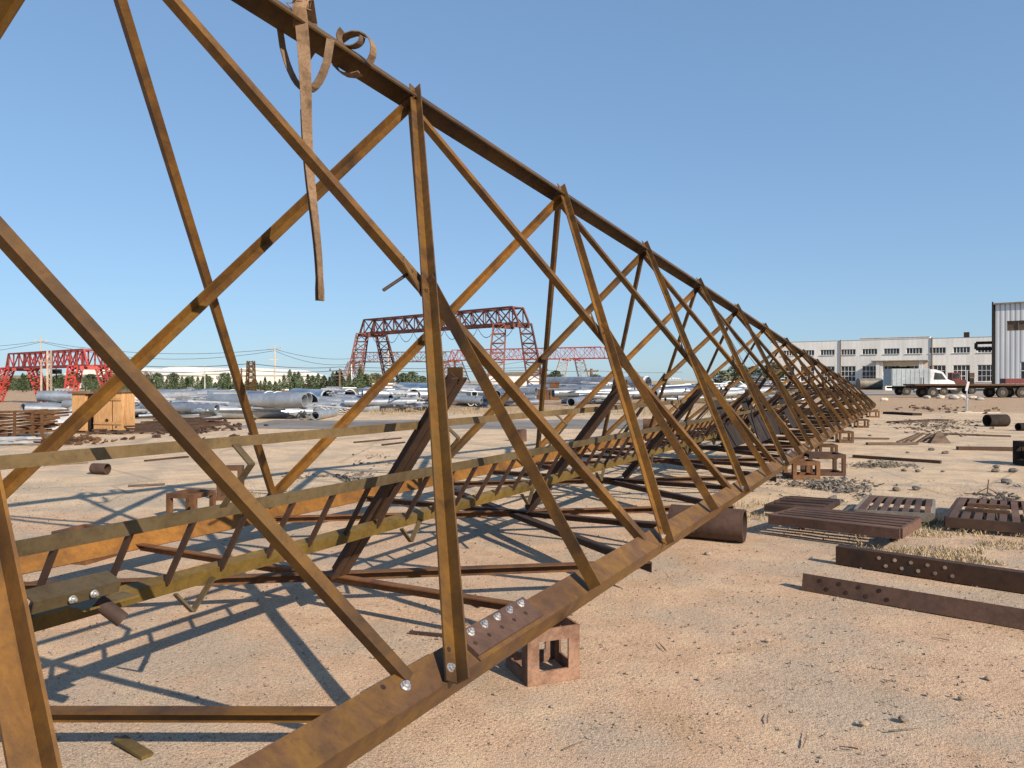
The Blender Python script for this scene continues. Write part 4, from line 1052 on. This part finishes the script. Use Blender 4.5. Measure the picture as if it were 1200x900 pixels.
wire('upper overhead wire crossing the sky behind the left cranes', [(-200, 398, 150), (48, 400, 150), (322, 409, 140), (455, 413, 150), (620, 414, 170)], 1.6)
wire('second overhead wire just below the upper one', [(-200, 404, 150), (48, 401, 150), (322, 411, 140), (455, 415, 150), (640, 417, 170)], 2.4)
wire('lowest overhead wire, level with the tops of the short poles', [(150, 434, 90), (283, 433, 90), (398, 434, 100), (634, 433, 150), (693, 434, 150), (800, 436, 170)], 0.3)
wire('overhead wire a little above the lowest one', [(150, 428, 90), (294, 426, 88), (398, 430, 100), (634, 430, 150)], 0.3)

# ------------------------------------------------------------------ trees
def conifer_proto(name, h, w, seed, mat, dense=900, round_=False):
    rnd = random.Random(seed)
    t = thing(name, None, None)
    mb = MB(); mb.tube((0, 0, 0), (0, 0, h * .85), w * .06, 7, w * .015)
    for i in range(10):
        a = rnd.uniform(0, 6.28); z = h * rnd.uniform(.15, .8); mb.tube((0, 0, z), (math.cos(a) * w * .3, math.sin(a) * w * .3, z + .2), w * .015, 4, w * .005)
    mb.obj('trunk', 'trunk', t)
    mb = MB()
    for i in range(dense):
        f = rnd.random() ** (1.0 if round_ else 1.35)
        if round_: rad = w / 2 * math.sqrt(max(0, 1 - (2 * f - 1) ** 2))
        else: rad = w / 2 * (1 - f) ** 0.75 + .05
        a = rnd.uniform(0, 6.28); lob = 0.72 + .45 * noise.noise(V((math.cos(a) * 1.6, math.sin(a) * 1.6, f * 5 + seed)))
        r_ = rad * (rnd.random() ** .4) * (lob + .15)
        p = V((math.cos(a) * r_, math.sin(a) * r_, h * (.12 + .88 * f))); s = w * rnd.uniform(.035, .085)
        n1 = V((rnd.gauss(0, 1), rnd.gauss(0, 1), rnd.gauss(0, .6))).normalized(); n2 = n1.orthogonal().normalized()
        mb.add([p - n1 * s, p + n2 * s * .5, p + n1 * s * 1.2, p - n2 * s * .5], [(0, 1, 2, 3)])
    mb.obj('crown', mat, t)
    return t
protos = [conifer_proto('conifer_tree', 3.0, 2.0, 1, 'conifer'), conifer_proto('conifer_tree', 2.6, 2.3, 2, 'conifer'), conifer_proto('conifer_tree', 3.4, 2.1, 3, 'conifer')]
rp = [conifer_proto('round_shrub', 2.4, 3.0, 4, 'olivetree', 900, True), conifer_proto('round_shrub', 2.8, 2.6, 5, 'conifer', 900, True)]
rnd = random.Random(9); first = set()
def place(lst, key, j, p, sc, label, cat, grp):
    if (key, j) not in first:
        first.add((key, j)); o = lst[j]; o.location = p; o.rotation_euler.z = rnd.uniform(0, 6); o.scale = (sc,) * 3
    else: o = dup(lst[j], p, rnd.uniform(0, 6), None, sc)
    tag(o, label, cat, grp)
x = -14.0
while x < 430:
    if 75 < x < 80: x = 100
    Y = rnd.uniform(96, 112)
    place(protos, 'c', rnd.randrange(3), at(x, Y), (rnd.uniform(.50, .74) if x < 330 else rnd.uniform(.66, .98)), 'young dark green conifer in the long row behind the steel yard', 'conifer', 'conifers behind the steel yard')
    x += rnd.uniform(4.0, 7.0)
for x in list(range(-6, 270, 19)) + list(range(428, 520, 14)) + [640, 652, 700, 720, 742, 846, 860, 872, 884, 896, 906]:
    place(rp, 'r', rnd.randrange(2), at(x + rnd.uniform(-3, 3), rnd.uniform(116, 140) if x < 530 else rnd.uniform(120, 150)), rnd.uniform(.7, 1.15) if x < 840 else rnd.uniform(1.0, 1.6), 'rounded olive green shrub along the far side of the yard', 'shrub', 'round shrubs on the far side')
def bare_tree(px, Y, h, label):
    p = at(px, Y); t = thing('bare_tree', label, 'tree', p); rnd = random.Random(int(px)); mb = MB(); tw = MB()
    def grow(a, d, L, r_, lv):
        b = a + d * L; (mb if lv < 2 else tw).tube(a, b, r_, 5, r_ * .65)
        if lv < 5:
            for _ in range(3): grow(b, (d + V((rnd.uniform(-.6, .6), rnd.uniform(-.6, .6), rnd.uniform(-.1, .5)))).normalized(), L * .72, r_ * .62, lv + 1)
    grow(V((0, 0, 0)), Z.copy(), h * .28, h * .02, 0); mb.obj('trunk', 'trunk', t); tw.obj('crown', 'trunk', t)
bare_tree(905, 120, 5.4, 'leafless grey tree seen through the far part of the mast')
bare_tree(170, 92, 3.2, 'leafless grey shrub left of the thin brace at left')

# ------------------------------------------------------------------ right: factory, sheds, truck
def factory():
    FL, FR = V((64.1, 171, 0)), V((97.5, 149.6, 0))
    d = (FR - FL).normalized(); FL = FL - d * 5
    L = (FR - FL).length; ang = math.atan2(d.y, d.x); H = 10.2; D = 40
    t = thing('factory_building', 'long pale two storey factory with two rows of dark windows, behind the truck', 'building', FL, ang)
    # local: x along facade, +y behind
    NB = 10; pitch = (L - 2) / NB; 
    cols = []
    for i in range(NB): cols.append(2.2 + pitch * i)
    ww = 3.0; rows = ((1.3, 4.7), (7.2, 8.35))
    # wall built as strips round the openings
    mb = MB(); th_ = 0.3
    def slab(x0, x1, z0, z1): mb.box(((x0 + x1) / 2, th_ / 2, (z0 + z1) / 2), (x1 - x0, th_, z1 - z0))
    slab(0, L, 0, rows[0][0]); slab(0, L, rows[0][1], rows[1][0]); slab(0, L, rows[1][1], H)
    for z0, z1 in rows:
        px = 0
        for x in cols: slab(px, x, z0, z1); px = x + ww
        slab(px, L, z0, z1)
    mb.box((L / 2, D / 2 + th_, H / 2 - .1), (L - .2, D, H - .2)) if False else None
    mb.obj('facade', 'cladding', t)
    mb = MB(); mb.box((0.15, D / 2 + th_, H / 2), (.3, D, H)); mb.box((L - .15, D / 2 + th_, H / 2), (.3, D, H)); mb.box((L / 2, D + .4, H / 2), (L, .2, H)); mb.obj('wall', 'cladding', t)
    mb = MB(); mb.box((L / 2, D / 2 + .2, H + .06), (L + .3, D + .4, .12)); mb.obj('roof', 'greysteel', t)
    mb = MB(); x0, x1 = L * .42, L * .72; mb.box(((x0 + x1) / 2, 1.2, H + .3), (x1 - x0, 2.4, .36)); mb.box(((x0 + x1) / 2, 1.2, H + .53), (x1 - x0 + .2, 2.6, .10)); mb.obj('parapet', 'cladding', t)
    mb = MB(); mb.box((L / 2, th_ + 1.5, 5), (L - .8, .05, 9.5)); mb.obj('inner_partition', 'blacksteel', t)
    for r_, (z0, z1) in enumerate(rows):
        for x in cols:
            g = MB(); g.box((x + ww / 2, th_ * .62, (z0 + z1) / 2), (ww, .03, z1 - z0)); 
            f = MB()
            n = 5 if r_ else 4
            for k in range(n + 1): f.box((x + .05 + (ww - .1) * k / n, th_ * .5, (z0 + z1) / 2), (.09, .09, z1 - z0))
            if not r_:
                for k in range(4): f.box((x + ww / 2, th_ * .46, z0 + .05 + (z1 - z0 - .1) * k / 3), (ww, .07, .11))
            w_ = f.obj('window', 'white', t); g.obj('pane', 'glass', w_)
            s = MB(); s.box((x + ww / 2, -.06, z0 - .06), (ww + .2, .16, .08)); s.obj('sill', 'white', w_)
    # entrance porch
    xc = L * .60
    mb = MB(); mb.box((xc, -2.0, 5.6), (10.5, 4.2, .22)); po = mb.obj('porch_roof', 'greysteel', t)
    for dx in (-4.0, 4.0):
        mb = MB(); mb.box((xc + dx, -3.6, 2.72), (.7, .4, 5.45)); mb.obj('porch_post', 'cladding', po)
    mb = MB(); mb.box((xc, -.05, 2.2), (3.6, .08, 4.4)); mb.obj('door', 'blacksteel', t)
    mb = MB(); mb.box((xc - 3.3, -2.0, 2.72), (.5, 3.4, 5.4)); mb.obj('porch_wall', 'cladding', t)
    mb = MB(); mb.box((L * .865, 3, H + .7), (1.0, 1.0, 1.2)); mb.obj('roof_vent', 'darkrust', t)
    for f in (.335, .73):
        mb = MB(); mb.tube((L * f, -.1, 0), (L * f, -.1, H + .3), .12, 8); mb.obj('downpipe', 'greysteel', t)
factory()
def corr():
    O = at(1166, 108); ang = R(-37); Hh = zat(357, 108)
    t = thing('corrugated_shed', 'tall corrugated steel shed cut by the right edge', 'building', O, ang)
    W, D = 26, 30
    mb = MB(); sk = math.tan(R(2)) 
    # openings
    def slab(x0, x1, z0, z1): mb.box(((x0 + x1) / 2, .15, (z0 + z1) / 2), (x1 - x0, .3, z1 - z0))
    wz = ((1.6, 4.2), (8.6, 10.0)); slab(0, W, 0, 1.6); slab(0, W, 4.2, 8.6); slab(0, W, 10.0, Hh)
    slab(0, 3.0, 1.6, 4.2); slab(9, W, 1.6, 4.2); slab(0, 1.4, 8.6, 10.0); slab(12, W, 8.6, 10.0)
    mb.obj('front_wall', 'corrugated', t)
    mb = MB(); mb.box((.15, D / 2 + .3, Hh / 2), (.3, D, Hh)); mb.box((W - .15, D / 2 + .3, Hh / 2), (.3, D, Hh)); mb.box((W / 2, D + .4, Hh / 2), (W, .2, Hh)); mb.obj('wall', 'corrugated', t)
    mb = MB(); mb.box((W / 2, D / 2, Hh + .1), (W + .5, D + .6, .2)); mb.obj('roof', 'greysteel', t)
    g = MB(); g.box((6, .2, 2.9), (6, .05, 2.6)); f = MB()
    for k in range(6): f.box((3.05 + 5.9 * k / 5, .12, 2.9), (.12, .12, 2.6))
    for k in range(3): f.box((6, .10, 1.65 + 2.5 * k / 2), (6, .1, .12))
    w_ = f.obj('window', 'white', t); g.obj('pane', 'glass', w_)
    g = MB(); g.box((6.7, .2, 9.3), (10.6, .05, 1.4)); w_ = g.obj('window', 'plank', t)
    f = MB()
    for k in range(9): f.box((1.45 + 10.5 * k / 8, .12, 9.3), (.08, .1, 1.4))
    f.obj('frame', 'greysteel', w_)
    mb = MB(); mb.box((-.12, .2, Hh / 2), (.2, .5, Hh)); mb.tube((-.3, -.2, 0), (-.3, -.2, Hh + .4), .1, 8); mb.obj('corner_trim', 'blacksteel', t)
    mb = MB(); mb.tube((-2.4, .6, 7.0), (0, .6, 7.0), .22, 10); mb.tube((-2.4, .6, 7.0), (-2.4, .6, 6.1), .22, 10); mb.tube((-2.4, .6, 6.1), (0, .6, 6.1), .22, 10); mb.obj('duct_pipe', 'blacksteel', t)
corr()
def wheel(t, c, r_, w=.24, axis=V((0, 1, 0)), body='rubber'):
    mb = MB(); c = V(c); mb.tube(c - axis * w / 2, c + axis * w / 2, r_, 22); o = mb.obj('wheel', body, t, True)
    mb = MB(); mb.tube(c - axis * (w / 2 + .015), c - axis * (w / 2 - .03), r_ * .42, 16); mb.tube(c - axis * (w / 2 + .05), c - axis * (w / 2 + .01), r_ * .16, 10); mb.obj('rim', 'scrap', o)
def truck():
    Y = 76.0; s = Y / F_PX; O = at(1045, Y); t = thing('box_truck', 'light truck with grey box body and white cab parked before the factory', 'truck', O, R(-4))
    Lb = 43 * s; zb = .95; ht = zat(432, Y)
    mb = MB(); mb.box((Lb / 2, 1.0, (zb + ht) / 2), (Lb, 2.0, ht - zb))
    bx_ = mb.obj('cargo_box', 'truckbox', t)
    mb = MB()
    for i in range(9): mb.box((.1 + (Lb - .2) * i / 8, -.015, (zb + ht) / 2), (.05, .03, ht - zb - .1))
    mb.obj('box_rib', 'truckbox', bx_)
    mb = MB(); mb.box(((Lb + 2) / 2, 1.0, .78), (Lb + 1.8, 1.0, .2)); mb.obj('chassis', 'blacksteel', t)
    x0 = Lb + .06; pr = [(0, .62), (2.45, .62), (2.5, 1.1), (2.3, 1.42), (1.75, 1.62), (1.25, 2.35), (.55, 2.62), (.12, 2.66), (0, 2.6)]
    mb = MB(); mb.prism([(a, b) for a, b in pr], V((x0, .05, 0)), V((x0, 1.95, 0)), V((1, 0, 0)), V((0, 0, 1))); cb = mb.obj('cab', 'white', t)
    mb = MB(); mb.prism([(.35, 1.6), (1.55, 1.6), (1.12, 2.22), (.45, 2.32)], V((x0, .03, 0)), V((x0, .047, 0)), V((1, 0, 0)), V((0, 0, 1))); mb.obj('side_window', 'glass', cb)
    mb = MB(); a = V((x0 + 1.77, 0, 1.68)); b = V((x0 + 1.28, 0, 2.33)); n = V((.8, 0, .6)) * .03
    mb.add([a + V((0, .2, 0)) + n, a + V((0, 1.8, 0)) + n, b + V((0, 1.75, 0)) + n, b + V((0, .25, 0)) + n, a + V((0, .2, 0)), a + V((0, 1.8, 0)), b + V((0, 1.75, 0)), b + V((0, .25, 0))], [(0, 1, 2, 3), (7, 6, 5, 4), (0, 4, 5, 1), (2, 6, 7, 3), (1, 5, 6, 2), (0, 3, 7, 4)]); mb.obj('windscreen', 'glass', cb)
    mb = MB(); mb.box((x0 + 2.50, 1.0, .78), (.12, 1.9, .3)); mb.obj('bumper', 'white', t)
    for y in (.25, 1.75): mb = MB(); mb.box((x0 + 2.5, y, 1.08), (.06, .3, .18)); mb.obj('headlight', 'galvwhite', t)
    mb = MB(); mb.box((x0 + 1.95, -.12, 2.0), (.08, .14, .3)); mb.bar((x0 + 1.7, .05, 1.9), (x0 + 1.95, -.12, 1.95), .03); mb.obj('mirror', 'blacksteel', t)
    for x, y in ((1.5, .15), (1.5, 1.85), (x0 + 1.35, .15), (x0 + 1.35, 1.85)): wheel(t, (x, y, .42), .42)
truck()
def flatbed():
    Y = 66.0; s = Y / F_PX; O = at(1072, Y); t = thing('flatbed_trailer', 'long rusty flatbed trailer parked in front of the truck cab', 'trailer', O, R(-3))
    Lb = 150 * s; z = zat(451, Y)
    mb = MB(); mb.box((Lb / 2, 1.1, z), (Lb, 2.2, .14)); mb.obj('deck', 'redrust', t)
    for y in (.5, 1.7): mb = MB(); mb.box((Lb / 2, y, z - .19), (Lb, .12, .22)); mb.obj('side_beam', 'darkrust', t)
    for x in (21 * s, 100 * s, 122 * s):
        for y in (.15, 2.05): wheel(t, (x, y, .46), .46, .3)
    for x in (9 * s, 12 * s): mb = MB(); mb.box((x, .3, z + .35), (.06, .06, .6)); mb.obj('stake', 'darkrust', t)
flatbed()
# red machine behind the trailer
p = at(1118, 84); t = thing('red_tractor', 'dark red tractor half hidden behind the flatbed trailer', 'tractor', p, R(-4))
mb = MB(); mb.box((.7, .6, 1.25), (1.5, 1.0, .7)); mb.box((1.8, .6, 1.1), (1.0, .8, .5)); mb.obj('body', 'redpaint', t)
mb = MB(); mb.box((.3, .6, 2.0), (.9, .95, .8)); cb = mb.obj('cab', 'redpaint', t); mb = MB(); mb.box((.3, .11, 2.0), (.7, .02, .55)); mb.obj('side_window', 'glass', cb)
for x, r_ in ((.1, .6), (1.9, .42)):
    for y in (.0, 1.2): wheel(t, (x, y, r_), r_, .3)
p = at(1139, 84); t = thing('steel_cabinet', 'narrow black upright cabinet between tractor and corrugated shed', 'cabinet', p)
mb = MB(); mb.box((0, .3, .9), (.5, .6, 1.8)); mb.obj('body', 'blacksteel', t); mb = MB(); mb.box((0, .3, 2.1), (.55, .65, .55)); mb.obj('head', 'darkrust', t)
p = at(1194, 74); t = thing('red_tractor', 'red machine with a big tyre at the right edge behind the trailer end', 'tractor', p, R(-4))
mb = MB(); mb.box((.0, .6, 1.45), (2.4, 1.0, .5)); mb.obj('body', 'redpaint', t)
for x in (-.7, .7): wheel(t, (x, 0, .5), .5, .3)
# sign post
p = gp(1133, 483); t = thing('sign_post', 'thin white post with a narrow bent plate standing alone on the yard', 'sign post', p)
hh = zat(434, p.y); mb = MB(); mb.bar((0, 0, 0), (0, 0, hh), .05); mb.obj('post', 'galvwhite', t)
mb = MB(); mb.box((0, -.04, hh * .62), (.12, .02, .45), mat=Matrix.Rotation(R(14), 3, 'Y')); mb.obj('plate', 'galvwhite', t)
mb = MB(); mb.box((0, 0, .03), (.3, .3, .06)); mb.obj('base', 'concrete', t)
# low grey tank and cabinet beside the factory
p = at(1019, 130); mb = MB(); mb.tube(p + V((-2.0, 0, .95)), p + V((2.0, 0, .95)), .95, 20); centred(mb, 'water_tank', 'greysteel', 'low grey tank lying before the factory left of the truck', 'tank', smooth=True)
p = at(1040, 118); mb = MB(); mb.box(p + Z * 1.1, (1.0, .8, 2.2)); mb.box(p + Z * 1.3 - V((0, .43, 0)), (.7, .06, .8)); mb.box(p + Z * 2.24, (1.2, 1.0, .08)); centred(mb, 'meter_cabinet', 'white', 'white upright kiosk left of the truck box', 'kiosk')
# parked white vehicles glimpsed through the mast, and distant red sheds
def car(px, Y, label, mat):
    p = at(px, Y); t = thing('parked_car', label, 'car', p, R(random.uniform(-10, 10)), 'cars parked beyond the yard')
    pr = [(0, .35), (4.3, .35), (4.35, .8), (3.9, .95), (3.1, 1.02), (2.6, 1.42), (1.2, 1.45), (.5, 1.02), (0, .95)]
    mb = MB(); mb.prism(pr, V((0, 0, 0)), V((0, 1.7, 0)), V((1, 0, 0)), V((0, 0, 1))); b = mb.obj('body', mat, t)
    mb = MB(); mb.prism([(.75, 1.03), (2.95, 1.03), (2.5, 1.36), (1.25, 1.38)], V((0, -.01, 0)), V((0, -.002, 0)), V((1, 0, 0)), V((0, 0, 1))); mb.obj('side_window', 'glass', t)
    for x in (.85, 3.45):
        for y in (.05, 1.65): wheel(t, (x, y, .33), .33, .2)
for px, Y, lab, mt in ((842, 88, 'white car glimpsed through the mast, leftmost of three', 'white'), (866, 90, 'grey car glimpsed through the mast, middle of three', 'truckbox'), (893, 88, 'white car glimpsed through the mast, rightmost of three', 'white')): car(px, Y, lab, mt)
p = at(636, 58); mb = MB(); mb.box(p + Z * .5, (.9, .7, 1.0)); mb.box(p + V((.9, 0, .65)), (.7, .7, 1.3)); mb.box(p + V((.9, 0, 1.36)), (.8, .8, .1))
centred(mb, 'rusty_tank', 'redrust', 'pair of joined rusty boxes on the grass under the far red crane', 'steel box')
p = at(582, 50); mb = MB(); mb.box(p + Z * .14, (2.4, .9, .28)); mb.box(p + Z * .34 + V((.2, 0, 0)), (1.6, .5, .12)); centred(mb, 'red_pallet', 'cranered', 'low red painted pallet stack among the far tubes', 'pallet')

# ------------------------------------------------------------------ light, sky, camera
sun_from = V((1.06, -1.2, 1.0)).normalized()
sl = bpy.data.lights.new('sun', 'SUN'); sl.energy = 4.9; sl.angle = R(0.53); sl.color = (1.0, 0.86, 0.70)
so = bpy.data.objects.new('sun', sl); COL.objects.link(so); so.rotation_euler = sun_from.to_track_quat('Z', 'Y').to_euler(); so.location = (20, -20, 30)
w = bpy.data.worlds.new('World'); scene.world = w; w.use_nodes = True; nt = w.node_tree
sky = nt.nodes.new('ShaderNodeTexSky'); sky.sky_type = 'NISHITA'; sky.sun_disc = False
sky.sun_elevation = math.asin(sun_from.z); sky.sun_rotation = math.atan2(sun_from.x, sun_from.y)
sky.air_density = 1.0; sky.dust_density = 0.3; sky.ozone_density = 2.5; sky.altitude = 50
bg = nt.nodes['Background']; bg.inputs['Strength'].default_value = 0.15
ga = nt.nodes.new('ShaderNodeGamma'); ga.inputs['Gamma'].default_value = 0.5
tint = nt.nodes.new('ShaderNodeMix'); tint.data_type = 'RGBA'; tint.blend_type = 'MULTIPLY'; tint.inputs[0].default_value = 1.0
tint.inputs[7].default_value = (0.80, 1.09, 1.42, 1)
nt.links.new(sky.outputs[0], ga.inputs['Color']); nt.links.new(ga.outputs[0], tint.inputs[6]); nt.links.new(tint.outputs[2], bg.inputs['Color'])
cam = bpy.data.cameras.new('camera'); co = bpy.data.objects.new('camera', cam); COL.objects.link(co)
cam.sensor_fit = 'HORIZONTAL'; cam.sensor_width = 36.0; cam.lens = 36 * F_PX / 1200
co.location = (0, 0, EYE); co.rotation_euler = (R(90) - math.atan((450 - HOR) / F_PX), 0, 0)
cam.clip_start = 0.05; cam.clip_end = 6000
scene.camera = co
scene.view_settings.view_transform = 'Standard'; scene.view_settings.look = 'None'
scene.view_settings.exposure = 0.6; scene.view_settings.gamma = 1.0
scene.render.engine = 'CYCLES'; scene.cycles.max_bounces = 5
scene.render.resolution_x = 1024; scene.render.resolution_y = 768
